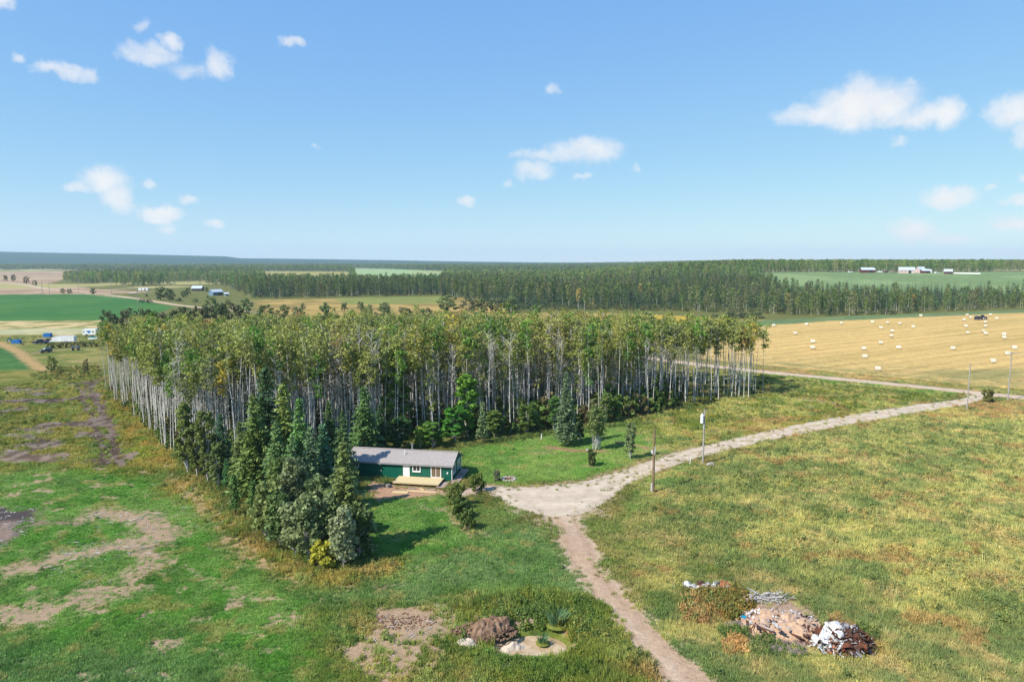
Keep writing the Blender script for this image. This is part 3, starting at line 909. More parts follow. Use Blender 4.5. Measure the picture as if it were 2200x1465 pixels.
def spruce_shape(h, Rb, seed, bare=.04, step=.42, nbr=8, leaf=.34, dens=1.0, tip=1.0, rough=.25):
    rng = np.random.default_rng(seed)
    zs = []; z = h * bare + .25
    while z < h - .15:
        zs.append(z); z += step * rng.uniform(.75, 1.25) * (1 - .45 * z / h)
    C = []; U = []; Wd = []; SZ = []
    for z in zs:
        t = z / h
        rad = Rb * min(1, .55 + 4 * (t - bare)) * (1 - t) ** .85 + .12
        k = max(4, int(nbr * (.55 + .5 * (1 - t)) * dens))
        a0 = rng.uniform(0, 6.28)
        for q in range(k):
            a = a0 + 2 * math.pi * q / k + rng.normal(0, .25)
            L = rad * rng.uniform(1 - rough * 1.6, 1 + rough)
            droop = -.18 - .30 * (1 - t) if t < .8 else .25
            ns = max(2, int(L / (.26)))
            s = np.linspace(.22, 1, ns)
            rr = L * s
            zz = z + droop * L * s ** 1.2 + .28 * L * np.maximum(0, s - .6) ** 1.5
            P = np.column_stack([np.cos(a) * rr, np.sin(a) * rr, zz])
            dr = np.array([math.cos(a), math.sin(a), 0]); sd_ = np.array([-math.sin(a), math.cos(a), 0])
            wdt = (.18 + .34 * (1 - s) + .06) * (.55 + .45 * L)
            for sg in (-1, 1):
                j = rng.normal(0, .05, (ns, 3))
                C.append(P + j); U.append(np.broadcast_to(sd_ * sg * .95 + dr * .75 + [0, 0, -.45], (ns, 3)) + rng.normal(0, .28, (ns, 3)))
                SZ.append(np.maximum(.18, np.minimum(wdt, .5)) * rng.uniform(.8, 1.35, ns)); Wd.append(np.broadcast_to(dr, (ns, 3)))
    C = np.vstack(C); U = unit(np.vstack(U)); SZ = np.concatenate(SZ)[:, None] * leaf / .34; Wd = np.vstack(Wd) + rng.normal(0, .3, C.shape)
    Wd = unit(Wd - U * np.sum(Wd * U, 1, keepdims=True))
    wd = .15 * leaf / .34 * rng.uniform(.8, 1.3, (len(C), 1))
    V = np.stack([C - Wd * wd, C + Wd * wd, C + U * SZ * 1.15 + Wd * wd * .35, C + U * SZ * 1.25 - Wd * wd * .3], 1).reshape(-1, 3)
    F = np.arange(len(V)).reshape(-1, 4)
    top = leaf_quads(np.column_stack([rng.normal(0, .05, 14), rng.normal(0, .05, 14), np.linspace(h - .5, h, 14)]), .22 * tip, rng)
    V2 = np.vstack([V, top[0]]); F2 = np.vstack([F, top[1] + len(V)])
    tr = tubes([(np.column_stack([rng.normal(0, .02, 6), rng.normal(0, .02, 6), np.linspace(0, h * .97, 6)]), np.linspace(.011 * h + .03, .02, 6))], 6)
    return tr, (V2, F2)


def broad_shape(h, w, seed, base=.15, leaf=.3, n=900, lobes=16, stems=1, top=.9):
    """Round-crowned tree or shrub: leaf clumps gathered on lobes that leave gaps."""
    rng = np.random.default_rng(seed)
    paths = []; C = []; Bv = []
    z0 = h * base
    feet = [np.array([0, 0, 0.])] if stems == 1 else [np.array([rng.normal(0, w * .13), rng.normal(0, w * .13), 0]) for _ in range(stems)]
    for k in range(lobes):
        t = (k + .5) / lobes
        z = z0 + (h - z0) * (.12 + .84 * t)
        rmax = w * .5 * (max(.05, 1 - (abs((z - z0) / (h - z0) - .42) / (.62 if z > z0 + .42 * (h - z0) else .55)) ** 2.2)) ** .5
        a = k * 2.4 + rng.normal(0, .4); rr = rmax * rng.uniform(.35, .85)
        c = np.array([math.cos(a) * rr, math.sin(a) * rr, z])
        sz = np.array([.36, .36, .3]) * max(.35, min(w, h * .6) * .33) * rng.uniform(.75, 1.2)
        m = max(5, int(n / lobes * rng.uniform(.7, 1.3)))
        d = unit(rng.normal(size=(m, 3))) * rng.uniform(.45, 1.05, (m, 1)) ** .6
        pts = c + d * sz * 1.55
        pts[:, 2] = np.maximum(pts[:, 2], .05)
        C.append(pts); Bv.append(d * 1.1)
        f = feet[k % len(feet)]
        mid = f * .6 + c * .4; mid[2] = z * .55
        paths.append(([f + [0, 0, z0 * .8 if stems == 1 else 0], mid, c], [.006 * h + .01, .005 * h, .008]))
    if stems == 1: paths.append((np.array([[0, 0, 0], [.03 * h * rng.normal(), .03 * h * rng.normal(), h * .4], [0, 0, h * top]]), [.009 * h + .02, .007 * h + .01, .01]))
    C = np.vstack(C); Bv = np.vstack(Bv)
    return tubes(paths, 5), leaf_quads(C, leaf, rng, Bv, .8, .25)


class Kind:
    """A plant kind: separate trunk and crown meshes for single trees, one joined mesh for masses."""

    def __init__(s, name, shape, bark, leafm):
        (tv, tf), lf = shape
        s.trunk = npmesh(name + '_trunk', tv, tf, [bark], smooth=True)
        s.crown = npmesh(name + '_crown', lf[0], lf[1], [leafm]) if lf else None
        if lf:
            V = np.vstack([tv, lf[0]]); F = np.vstack([tf, lf[1] + len(tv)])
            mi = np.concatenate([np.zeros(len(tf), int), np.ones(len(lf[1]), int)])
            me = npmesh(name, V, F, [bark, leafm], mi)
        else: me = npmesh(name, tv, tf, [bark])
        s.proto = bpy.data.objects.new(name + '_source', me)


def plant(kind, name, p, rz, sc, tint, label, cat, group=None, crown='crown', trunk='trunk'):
    o = empty(name, p, rz)
    o.scale = sc if hasattr(sc, '__len__') else (sc, sc, sc)
    tag(o, label, cat, group)
    link(trunk, kind.trunk, o)
    if kind.crown:
        c = link(crown, kind.crown, o); c['tint'] = [float(v) for v in tint]
    return o


def mass(name, pts, kinds, idx, rz, sc, tint, kind='stuff', tilt=None):
    """Growth nobody could count: one object holding many copies of a few plants."""
    n = len(pts)
    me = bpy.data.meshes.new(name)
    me.vertices.add(n); me.vertices.foreach_set('co', np.asarray(pts, np.float32).ravel())

    def at(nm, ty, a, key): me.attributes.new(nm, ty, 'POINT').data.foreach_set(key, a)
    at('tint', 'FLOAT_COLOR', np.column_stack([tint, np.ones(n)]).astype(np.float32).ravel(), 'color')
    sc = np.asarray(sc, np.float32)
    if sc.ndim == 1: sc = np.column_stack([sc] * 3)
    at('size', 'FLOAT_VECTOR', np.ascontiguousarray(sc, np.float32).ravel(), 'vector')
    rot = np.zeros((n, 3), np.float32); rot[:, 2] = rz
    if tilt is not None: rot[:, :2] = tilt
    at('turn', 'FLOAT_VECTOR', rot.ravel(), 'vector')
    at('pick', 'INT', np.asarray(idx, np.int32), 'value')
    o = link(name, me); tag(o, kind=kind)
    g = bpy.data.node_groups.new(name, 'GeometryNodeTree')
    g.interface.new_socket('Geometry', in_out='INPUT', socket_type='NodeSocketGeometry')
    g.interface.new_socket('Geometry', in_out='OUTPUT', socket_type='NodeSocketGeometry')
    N, L = g.nodes.new, g.links.new
    gi, go, io, gt = N('NodeGroupInput'), N('NodeGroupOutput'), N('GeometryNodeInstanceOnPoints'), N('GeometryNodeGeometryToInstance')
    for k in reversed(kinds):
        oi = N('GeometryNodeObjectInfo'); oi.inputs['Object'].default_value = k; oi.inputs['As Instance'].default_value = False
        L(oi.outputs['Geometry'], gt.inputs[0])

    def na(nm, t):
        x = N('GeometryNodeInputNamedAttribute'); x.data_type = t; x.inputs['Name'].default_value = nm; return x.outputs['Attribute']
    L(gi.outputs[0], io.inputs['Points']); L(gt.outputs[0], io.inputs['Instance']); io.inputs['Pick Instance'].default_value = True
    L(na('pick', 'INT'), io.inputs['Instance Index']); L(na('turn', 'FLOAT_VECTOR'), io.inputs['Rotation']); L(na('size', 'FLOAT_VECTOR'), io.inputs['Scale'])
    L(io.outputs[0], go.inputs[0])
    md = o.modifiers.new('growth', 'NODES'); md.node_group = g
    return o


# colours of foliage
C_ASPEN = [(126, 134, 66), (132, 138, 66), (116, 128, 62), (138, 140, 74), (122, 130, 74)]
LK = .8      # leaves are shown brighter than a flat sheet would be; their own shade takes it back


def lc(c): return lin(c) / LK


def ls(c): return np.minimum(lin(c) * np.array([1.3, 1.3, 1.15]) / LK, .4)


# ------------------------------------------------------------------ the aspen grove
ASPENS = [Kind('aspen', aspen_shape(18.5, 100 + i, cf=[.27, .33, .23, .35, .30, .38, .20, .31, .26, .42, .64, .7][i], w=[1.3, 1.6, 1.1, 1.75, 1.35, 1.5, 1.2, 1.45, 1.7, 1.5, 1.2, 1.3][i], leaf=[.31, .33, .29, .34, .3, .33, .28, .32, .33, .32, .3, .31][i], dens=.5 if i > 9 else .74), BARK_W, LEAF) for i in range(12)]
DEADS = [Kind('dead_aspen', aspen_shape(17.5, 140 + i, cf=.5, w=1.5, dead=True), BARK_W, LEAF) for i in range(3)]
F_EDGE = [(222, 836), (246, 862), (272, 884), (300, 905), (335, 945), (375, 985), (420, 1000), (500, 990), (620, 980), (760, 965), (860, 950), (960, 945), (1040, 938), (1100, 935), (1190, 920), (1290, 908), (1345, 900), (1440, 884), (1452, 872)]
B_EDGE = [(1452, 812), (1300, 800), (1000, 797), (700, 799), (450, 810), (300, 818), (226, 822)]
GROVE = Gpoly(F_EDGE + B_EDGE)
STAND = Gpoly([(1452, 876), (1520, 866), (1600, 858), (1645, 848), (1632, 822), (1560, 818), (1452, 818)])


def jgrid(poly, sp, rng, jit=.42):
    x0, y0 = poly.min(0); x1, y1 = poly.max(0)
    gx, gy = np.meshgrid(np.arange(x0, x1, sp), np.arange(y0, y1, sp * .87))
    gx = gx + (np.arange(gx.shape[0]) % 2)[:, None] * sp / 2
    x = gx.ravel() + rng.uniform(-jit, jit, gx.size) * sp; y = gy.ravel() + rng.uniform(-jit, jit, gx.size) * sp
    k = poly_sd(x, y, poly) < 0
    return np.column_stack([x[k], y[k]])


rng = np.random.default_rng(42)
gp = jgrid(GROVE, 2.0, rng, .55)
# loosen the edges and open a few gaps
e = poly_sd(gp[:, 0], gp[:, 1], GROVE); ga = np.degrees(np.arctan2(gp[:, 0], gp[:, 1]))
gp = gp[rng.random(len(gp)) < np.where(e > -9, np.where(ga > -5, .5, .66), .7) * np.where(fbm(gp[:, 0] / 9, gp[:, 1] / 9, 201) > .36, 1, .6)]
sp_ = jgrid(STAND, 3.0, rng, .6)
sp_ = sp_[rng.random(len(sp_)) < .8]
allp = np.vstack([gp, sp_])
front = Gpoly(F_EDGE[:17])
fd = line_d(allp[:, 0], allp[:, 1], front) + rng.uniform(0, 1.2, len(allp))
fd[len(gp):] = -1
# trees hidden behind the spruces and poplars of the clump rank later
azp = np.degrees(np.arctan2(allp[:, 0], allp[:, 1]))
fd = fd + np.where((azp > -27) & (azp < -11), 3.0, 0)
order = np.argsort(fd, kind='stable')
n_single = 300
single, rest = order[:n_single], order[n_single:]


def aspen_tint(x, y, r):
    base = np.array([lc(c) for c in C_ASPEN])[r.integers(0, len(C_ASPEN), len(x))]
    yl = sstep(.52, .72, fbm(x / 16, y / 16, 205))[:, None]
    base = base * (1 - .55 * yl) + lc((150, 142, 66)) * .55 * yl
    odd = r.random(len(x))
    base = np.where((odd < .01)[:, None], lc((172, 156, 66)), base)
    base = np.where((odd > .992)[:, None], lc((150, 124, 78)), base)
    lush = r.random(len(x)) < .12
    base = np.where(lush[:, None], lc((92, 126, 48)), base)
    return base * r.uniform(.82, 1.2, (len(x), 1)), odd


def height_factor(x, y, r):
    f = np.interp(np.hypot(x, y), [115, 150, 185, 205, 235], [1.12, 1.08, 1.0, .93, .90])
    return f * (r.uniform(.80, 1.12, len(x)) + .3 * (fbm(x / 6, y / 6, 211) - .5) - .12 * (r.random(len(x)) < .12) + .10 * (fbm(x / 11, y / 11, 207) - .5))


TINT, ODD = aspen_tint(allp[:, 0], allp[:, 1], rng)
HF = height_factor(allp[:, 0], allp[:, 1], rng)
isdead = (rng.random(len(allp)) < .09 + .16 * (fbm(allp[:, 0] / 12, allp[:, 1] / 12, 209) > .56)) & (fd > -1)
isdead |= rng.random(len(allp)) < .03
isdead |= (rng.random(len(allp)) < .45) & (azp > -6) & (azp < 4) & (np.hypot(allp[:, 0], allp[:, 1]) > 178)
KI = rng.integers(0, 10, len(allp)); KI = np.where((rng.random(len(allp)) < np.where(azp > -3, .3, .16)) & (azp > -9) & (azp < 11) & (np.arange(len(allp)) < len(gp)), rng.integers(10, 12, len(allp)), KI); RZ = rng.uniform(0, 6.28, len(allp))


def where_aspen(a, instand):
    if instand:
        return 'in the thin stand by the road' if a < 17.2 else "at the thin stand's far tip by the road"
    for lim, t in ((-34.5, 'at the grove corner near the camper'), (-33, 'along the top of the muddy strip'), (-31.5, 'beside the middle of the muddy strip'), (-30, 'beside the lower muddy strip'), (-28.5, 'above the yellow weeds'), (-26.5, 'just left of the slim poplars'),
                   (-23, 'behind the slim poplars'), (-20, 'left of the tallest spruce'), (-15, 'behind the spruce clump'), (-11, 'behind the broad spruce by the roof'), (-7.5, 'behind the chimney of the green house'), (-4.5, 'behind the right end of the roof'),
                   (-1, 'at the back left of the lawn'), (2.5, 'at the back right of the lawn'), (6, 'behind the blue spruce'), (9, 'behind the birch clump'), (11.5, 'on the dense edge above the weedy slope')):
        if a < lim: return t
    return 'where the dense edge meets the thin stand'


for i in single:
    x, y = allp[i]; a = azp[i]; st = i >= len(gp)
    wh = where_aspen(a, st)
    dead = isdead[i]
    fr = '' if st else ('front-row ' if fd[i] < 2.2 else '')
    if dead: lk = 'leafless grey aspen'
    elif ODD[i] < .01: lk = 'yellow-leaved aspen'
    elif ODD[i] > .992: lk = 'brown-leaved aspen'
    else: lk = ['low', 'short', 'tall', 'very tall'][int(np.searchsorted([.92, 1.0, 1.07], HF[i]))] + {2: ' thin-crowned', 6: ' thin-crowned', 1: ' broad-crowned', 3: ' broad-crowned', 5: ' broad-crowned', 8: ' broad-crowned', 9: ' deep-crowned', 10: ' low-branched', 11: ' low-branched'}.get(int(KI[i]), '') + ' white aspen'
    lk = fr + lk
    k = DEADS[KI[i] % 3] if dead else ASPENS[KI[i]]
    s = HF[i] if not st else max(HF[i], .97)
    plant(k, 'aspen_tree', (x, y, float(terrain(x, y)) - .05), RZ[i], (s * .95, s * .95, s), TINT[i], lk + ' ' + wh, 'aspen', 'aspens of the grove', trunk='trunk')
rx, ry = allp[rest, 0], allp[rest, 1]
pk = np.where(isdead[rest], 12 + KI[rest] % 3, KI[rest])
mass('aspen_woods', np.column_stack([rx, ry, terrain(rx, ry)]), [k.proto for k in ASPENS + DEADS], pk, RZ[rest], HF[rest], TINT[rest])

# undergrowth inside the grove
BUSH = [Kind('bush', broad_shape(2.2, 2.4, 300 + i, base=.0, leaf=.34, n=300, lobes=9, stems=4), BARK_D, LEAF) for i in range(3)]
up = jgrid(GROVE, 2.3, rng, .5)
ua = np.degrees(np.arctan2(up[:, 0], up[:, 1]))
ud = line_d(up[:, 0], up[:, 1], Gpoly(F_EDGE))
keep = rng.random(len(up)) < np.where(ua < -29, .35, .8) * np.where(ud < 14, 1, .45)
up = up[keep]; ua = ua[keep]
us = rng.uniform(.5, 1.35, len(up)) * np.where(ua < -29, .55, np.where((ua > -8) & (ud[keep] < 12), 1.0 + rng.random(len(up)) ** 2 * 1.6, 1.0))
ut = np.array([lc((96, 118, 56)), lc((86, 110, 54)), lc((112, 126, 66)), lc((114, 106, 72))])[rng.integers(0, 4, len(up))] * rng.uniform(.8, 1.2, (len(up), 1))
up2 = jgrid(STAND, 2.6, rng, .5); up2 = up2[rng.random(len(up2)) < .6]
up = np.vstack([up, up2]); us = np.concatenate([us, rng.uniform(.3, .6, len(up2))]); ut = np.vstack([ut, np.array([lc((88, 102, 50))] * len(up2)) * rng.uniform(.75, 1.2, (len(up2), 1))])
mass('undergrowth', np.column_stack([up, terrain(up[:, 0], up[:, 1])]), [k.proto for k in BUSH], rng.integers(0, 3, len(up)), rng.uniform(0, 6.28, len(up)), us, ut)

# ------------------------------------------------------------------ single trees and shrubs, placed by foot and top
SPR = [Kind('spruce', spruce_shape(14, r, 400 + i, nbr=n_, rough=q, step=.44, leaf=.36), BARK_D, NEEDLE) for i, (r, n_, q) in enumerate([(3.2, 10, .34), (2.8, 9, .36), (3.6, 10, .32), (2.5, 9, .36)])]
BLUE = Kind('blue_spruce', spruce_shape(14, 2.75, 420, bare=.09, step=.46, nbr=9, rough=.2, leaf=.36), BARK_D, NEEDLE)
SMALLSPR = Kind('young_spruce', spruce_shape(7, 1.25, 421, bare=.16, step=.3, nbr=8, leaf=.26, rough=.2), BARK_D, NEEDLE)
PINE = Kind('slender_pine', spruce_shape(6, 1.15, 422, bare=.22, step=.28, nbr=7, leaf=.28, rough=.4), BARK_D, NEEDLE)


def by_px(px, by, ty):
    p = G(px, by)
    return p, zat(p, ty) - p.z


G_SPR, G_SPR2, G_BLUE = (84, 104, 58), (72, 98, 62), (84, 100, 76)
GC = 'spruces of the clump beside the green house'
for k, (px, by, ty, kd, wf, col, lab) in enumerate([
    (578, 1035, 788, 1, 1.05, (58, 80, 52), 'tallest dark spruce of the clump, its black-green tip against white aspen trunks'),
    (616, 1050, 823, 0, 1.0, (98, 112, 56), 'tall olive-green spruce just right of the tallest spruce'),
    (650, 1075, 855, 3, 1.0, (82, 112, 62), 'bright green narrow spruce in the middle of the clump'),
    (553, 1062, 846, 0, 1.0, (88, 104, 54), 'broad olive spruce on the left shoulder of the clump'),
    (672, 1110, 915, 1, 1.0, (86, 106, 76), 'mid-height spruce between the bright narrow one and the bluish one'),
    (699, 1100, 909, 3, 1.1, (68, 98, 72), 'bluish-green spruce behind the large front spruce'),
    (745, 1188, 945, 2, 1.0, (92, 104, 60), 'large front spruce covering the left end of the green house'),
    (785, 985, 830, 0, 1.15, (78, 104, 60), 'broad spruce standing behind the left part of the grey roof'),
    (710, 1010, 862, 1, 1.0, (70, 90, 52), 'dark spruce behind the clump, left of the broad one behind the roof'),
    (478, 1012, 888, 1, 1.0, (60, 90, 66), 'dark blue-green spruce among the slender poplars at the clump\'s far end'),
    (600, 1090, 905, 2, .9, (84, 108, 66), 'shaggy spruce low in the centre of the clump'),
    (520, 1050, 905, 0, .9, (88, 102, 58), 'olive spruce below the left shoulder of the clump'),
    (818, 972, 868, 1, 1.1, (60, 84, 54), 'dark spruce in the shade behind the roof, right of the broad one'),
    (635, 1120, 935, 0, .85, (78, 104, 64), 'spruce rising behind the bare white stem in the clump'),
    (740, 1035, 880, 1, 1.0, (64, 86, 52), 'shaded spruce just behind the left end of the house')]):
    p, h = by_px(px, by, ty); s = h / 14
    plant(SPR[kd], 'spruce_tree', p, k * 1.7, (s * wf, s * wf, s), ls(col), lab, 'spruce', GC)
p, h = by_px(1216, 957, 798)
plant(BLUE, 'blue_spruce', p, .4, (h / 14 * .9, h / 14 * .9, h / 14), ls(G_BLUE), 'tall silvery blue spruce with bare lower trunk on the lawn', 'spruce')
p, h = by_px(1037, 952, 862)
plant(SMALLSPR, 'young_spruce', p, 1.1, (h / 7 * .95, h / 7 * .95, h / 7), ls((92, 108, 74)), 'small pale spruce on two stems at the back of the lawn', 'spruce')
p, h = by_px(490, 1050, 984)
plant(SMALLSPR, 'young_spruce', p, 2.0, (h / 7 * 1.2, h / 7 * 1.2, h / 7), ls((66, 102, 62)), 'young dark green spruce at the left foot of the clump', 'spruce')
for k, (px, by, ty, lab) in enumerate([(507, 1110, 1018, 'slender dark pine with bare stem, leftmost of the three at the clump\'s left edge'),
                                       (546, 1114, 1030, 'slender pine in the middle of the three at the clump\'s left edge'), (562, 1104, 1035, 'slender pine nearest the poplars, of the three at the clump\'s left edge')]):
    p, h = by_px(px, by, ty); s = h / 6
    plant(PINE, 'slender_pine', p, k * 2.1, (s, s, s), ls((64, 92, 46)), lab, 'pine', 'slender pines at the clump edge')

POP = [Kind('poplar', broad_shape(8, 3.7, 500 + i, base=.13, leaf=.33, n=2600, lobes=30), BARK_G, LEAF) for i in range(4)]
SLIM = [Kind('slim_poplar', broad_shape(10, 2.6, 520 + i, base=.06, leaf=.34, n=2200, lobes=32), BARK_W, LEAF) for i in range(2)]
GP = 'poplars at the front of the clump'
for k, (px, by, ty, w, col, lab) in enumerate([
    (578, 1168, 1032, 4.0, (118, 130, 74), 'leftmost round poplar at the front of the clump, above bare soil'),
    (603, 1178, 1060, 3.4, (96, 116, 66), 'second poplar from the left in the front row of the clump'),
    (634, 1194, 1078, 3.6, (126, 136, 92), 'grey-green poplar on thin pale stems at the front of the clump'),
    (664, 1206, 1062, 3.4, (122, 134, 88), 'tall grey-green poplar directly behind the yellow shrub'),
    (690, 1200, 1085, 3.2, (120, 132, 84), 'poplar just right of the one behind the yellow shrub'),
    (738, 1221, 1092, 3.2, (138, 146, 106), 'pale grey-green poplar with one white stem, nearest the viewer in the clump'),
    (772, 1198, 1085, 3.4, (84, 102, 58), 'dark poplar on the lawn side under the large front spruce'),
    (640, 1150, 985, 3.6, (114, 124, 84), 'grey-green poplar beside the bare white stem'),
    (692, 1160, 1020, 3.6, (104, 120, 76), 'taller grey-green poplar left of the large front spruce'),
    (600, 1130, 985, 3.6, (98, 116, 60), 'green poplar above the leftmost front poplars'),
    (718, 1190, 1050, 3.4, (110, 126, 84), 'grey-green poplar against the foot of the large front spruce')]):
    p, h = by_px(px, by, ty)
    plant(POP[k % 4], 'poplar_tree', p, k * 1.3, (w / 3.4, w / 3.4, h / 8), lc(col), lab, 'poplar', GP)
for k, (px, by, ty, w, col, lab) in enumerate([
    (403, 1016, 862, 3.0, (112, 124, 60), 'leafy slim poplar at the far left end of the clump'),
    (424, 1022, 905, 3.0, (100, 112, 56), 'slim poplar second from the far left end of the clump'),
    (447, 1036, 880, 3.0, (104, 116, 62), 'slim poplar third from the far left end of the clump'),
    (470, 1046, 948, 2.8, (96, 110, 62), 'low slim poplar next to the young dark spruce'),
    (850, 930, 738, 6.2, (106, 130, 62), 'big bright-crowned poplar rising above the grove behind the roof'),
    (1004, 938, 800, 4.6, (104, 142, 54), 'tall bright green poplar at the back of the lawn'),
    (978, 948, 872, 4.6, (76, 128, 48), 'vivid green bushy poplar behind the right end of the roof'),
    (930, 962, 905, 4.0, (84, 120, 48), 'green bushy poplar just behind the right part of the roof'),
    (903, 962, 918, 2.2, (150, 172, 66), 'small yellow-green poplar behind the chimney pipe'),
    (858, 968, 895, 4.4, (66, 96, 52), 'shaded dark green poplar behind the middle of the roof'),
    (1130, 930, 868, 3.4, (92, 112, 52), 'bushy poplar at the grove edge left of the blue spruce'),
    (1300, 908, 850, 3.2, (96, 112, 56), 'bushy poplar at the grove edge above the birch cluster'),
    (1190, 922, 850, 3.0, (84, 116, 56), 'dark green poplar touching the left side of the blue spruce'),
    (1062, 938, 880, 3.2, (100, 120, 54), 'leafy poplar at the grove edge right of the small pale spruce'),
    (1354, 985, 906, 2.0, (116, 132, 84), 'young thin poplar standing alone on the lawn by the driveway'),
    (1246, 946, 905, 1.8, (88, 108, 60), 'slim young tree with dark stem just right of the blue spruce')]):
    p, h = by_px(px, by, ty)
    plant(SLIM[k % 2], 'poplar_tree', p, k * 2.3, (w / 2.6, w / 2.6, h / 10), lc(col), lab, 'poplar', 'poplars around the house and lawn')
BIRCH = Kind('birch_cluster', broad_shape(6.6, 3.6, 540, base=.28, leaf=.28, n=2200, lobes=28, stems=7), BARK_W, LEAF)
p, h = by_px(1281, 966, 874)
plant(BIRCH, 'birch_tree', p, .8, (1.12, 1.0, h / 6.6), lc((112, 126, 72)), 'clump of young birches with several white stems on the lawn', 'birch')
SHRUB = [Kind('shrub', broad_shape(2.4, 2.6, 560 + i, base=.0, leaf=.24, n=1600, lobes=22, stems=5), BARK_D, LEAF) for i in range(3)]
for k, (px, by, ty, w, col, lab) in enumerate([
    (1025, 1056, 1016, 2.7, (92, 108, 48), 'round green shrub at the end of the driveway beside the house'),
    (982, 1092, 1040, 3.4, (112, 122, 60), 'olive shrub nearest the deck, first of three in a row'),
    (990, 1114, 1072, 2.9, (84, 106, 50), 'dark green shrub in the middle of the row of three'),
    (1005, 1137, 1092, 2.3, (90, 108, 52), 'last shrub of the row of three, at the corner of the lawn'),
    (1068, 1033, 1010, 1.3, (110, 116, 88), 'small grey-green bush beside the stone fire ring'),
    (1272, 1001, 966, 2.0, (92, 104, 60), 'low open bush on bare soil in the lawn by the driveway'),
    (697, 1218, 1160, 3.6, (168, 164, 62), 'bright yellow shrub at the front foot of the clump'),
    (2122, 864, 836, 3.0, (112, 112, 62), 'scrubby bush between the two poles at the road junction'),
    (985, 1010, 998, 1.2, (80, 110, 46), 'low shrub behind the corner of the green house')][:8]):
    p, h = by_px(px, by, ty)
    plant(SHRUB[k % 3], 'shrub', p, k * 1.9, (w / 2.6, w / 2.6, h / 2.4), lc(col), lab, 'shrub', 'shrubs about the yard', crown='crown', trunk='stems')
# the bare white stem in the clump and leaning dead ones
SNAG = Kind('bare_stem', aspen_shape(8, 151, cf=.5, w=.9, dead=True), BARK_W, LEAF)
p, h = by_px(630, 1100, 972)
plant(SNAG, 'dead_birch', p, .3, (1.2, 1.2, h / 8), (1, 1, 1), 'bare white dead stem standing among the spruces of the clump', 'dead tree', trunk='trunk')

# ------------------------------------------------------------------ far woods
def farleaf(seed, h, w, n, cf, leaf, bark):
    r = np.random.default_rng(seed)
    t = r.random(n) ** .8
    z = h * (1 - cf) + h * cf * t
    rad = w * np.sqrt(np.maximum(.05, np.sin(math.pi * (.12 + .8 * t)))) * r.uniform(.5, 1, n)
    a = r.uniform(0, 6.28, n)
    C = np.column_stack([np.cos(a) * rad, np.sin(a) * rad, z])
    lf = leaf_quads(C, leaf, r, unit(C - [0, 0, h * (1 - cf * .6)]) * 1.0, .85, .3)
    tr = tubes([([(0, 0, 0), (r.normal(0, .3), r.normal(0, .3), h * .95)], [.16, .04])], 3)
    return Kind('far_aspen', (tr, lf), bark, LEAF)


def farspruce(seed, h, w, n):
    r = np.random.default_rng(seed)
    t = 1 - np.sqrt(r.random(n)); z = h * (.06 + .92 * t)
    rad = w * (1 - t) * r.uniform(.35, 1, n) + .1
    a = r.uniform(0, 6.28, n)
    C = np.column_stack([np.cos(a) * rad, np.sin(a) * rad, z])
    lf = leaf_quads(C, .8 * np.clip(1.2 - t, .4, 1), r, np.column_stack([np.cos(a), np.sin(a), np.full(n, .3)]) * 1.2, .7, 0)
    tr = tubes([([(0, 0, 0), (0, 0, h)], [.16, .03])], 3)
    return Kind('far_spruce', (tr, lf), BARK_D, NEEDLE)


FA = [farleaf(600 + i, 17, 2.1, 170, [.85, .6, .78, .92][i], .85, [BARK_W, BARK_W, BARK_G, BARK_D][i]) for i in range(4)]
FS = [farspruce(620 + i, 17, 2.1, 130) for i in range(2)]
FB = [Kind('far_bush', broad_shape(4.5, 5.5, 640 + i, base=.05, leaf=.6, n=240, lobes=10, stems=3), BARK_D, LEAF) for i in range(2)]
OPEN = [Gpoly(q) for q in [
    [(-300, 580), (-300, 660), (100, 660), (330, 640), (330, 618), (140, 606), (160, 594), (330, 590), (330, 582), (150, 580)],
    [(752, 576), (830, 578), (960, 583), (950, 612), (765, 614)], [(560, 583), (750, 584), (775, 614), (565, 612)],
    [(1600, 586), (2600, 583), (2600, 634), (1700, 632), (1640, 606)], [(-300, 562.8), (95, 562.8), (90, 569), (-300, 569)]]]
EDGE = [(-300, 606), (100, 610), (130, 624), (300, 616), (400, 611), (440, 611), (480, 614), (500, 625), (545, 641), (740, 638), (940, 636), (1100, 668), (1400, 668), (1640, 676), (1780, 680), (1900, 676), (2200, 662), (2500, 652)]
ed = Gpoly(EDGE); ed_az = np.arctan2(ed[:, 0], ed[:, 1]); ed_D = np.hypot(ed[:, 0], ed[:, 1])


def far_points(rng):
    P = []; D = 470.0
    while D < 5200:
        st = 3.6 + D / 330
        n = int(R(88) * D / st)
        a = np.linspace(-R(44), R(44), n) + rng.uniform(-.5, .5, n) * st / D
        d = D + rng.uniform(-.5, .5, n) * st * 1.1
        P.append(np.column_stack([d * np.sin(a), d * np.cos(a)]))
        D += st * (1.0 + D / 2600)
    return np.vstack(P)


fp = far_points(rng)
fD = np.hypot(fp[:, 0], fp[:, 1]); fa_ = np.arctan2(fp[:, 0], fp[:, 1])
wv = (fbm(fp[:, 0] / 40, fp[:, 1] / 40, 221) - .5)
ok = fD > np.interp(fa_, ed_az, ed_D) + wv * 36
for q in OPEN:
    pad = 0
    ok &= poly_sd(fp[:, 0], fp[:, 1], q) > -4
ok &= ~((fbm(fp[:, 0] / 260, fp[:, 1] / 200, 99) < .37) & (fD > 880))
fp, fD, fa_ = fp[ok], fD[ok], fa_[ok]
n = len(fp)
deg = np.degrees(fa_)
mixn = fbm(fp[:, 0] / 120, fp[:, 1] / 120, 231)
edgeD = fD - np.interp(fa_, ed_az, ed_D)
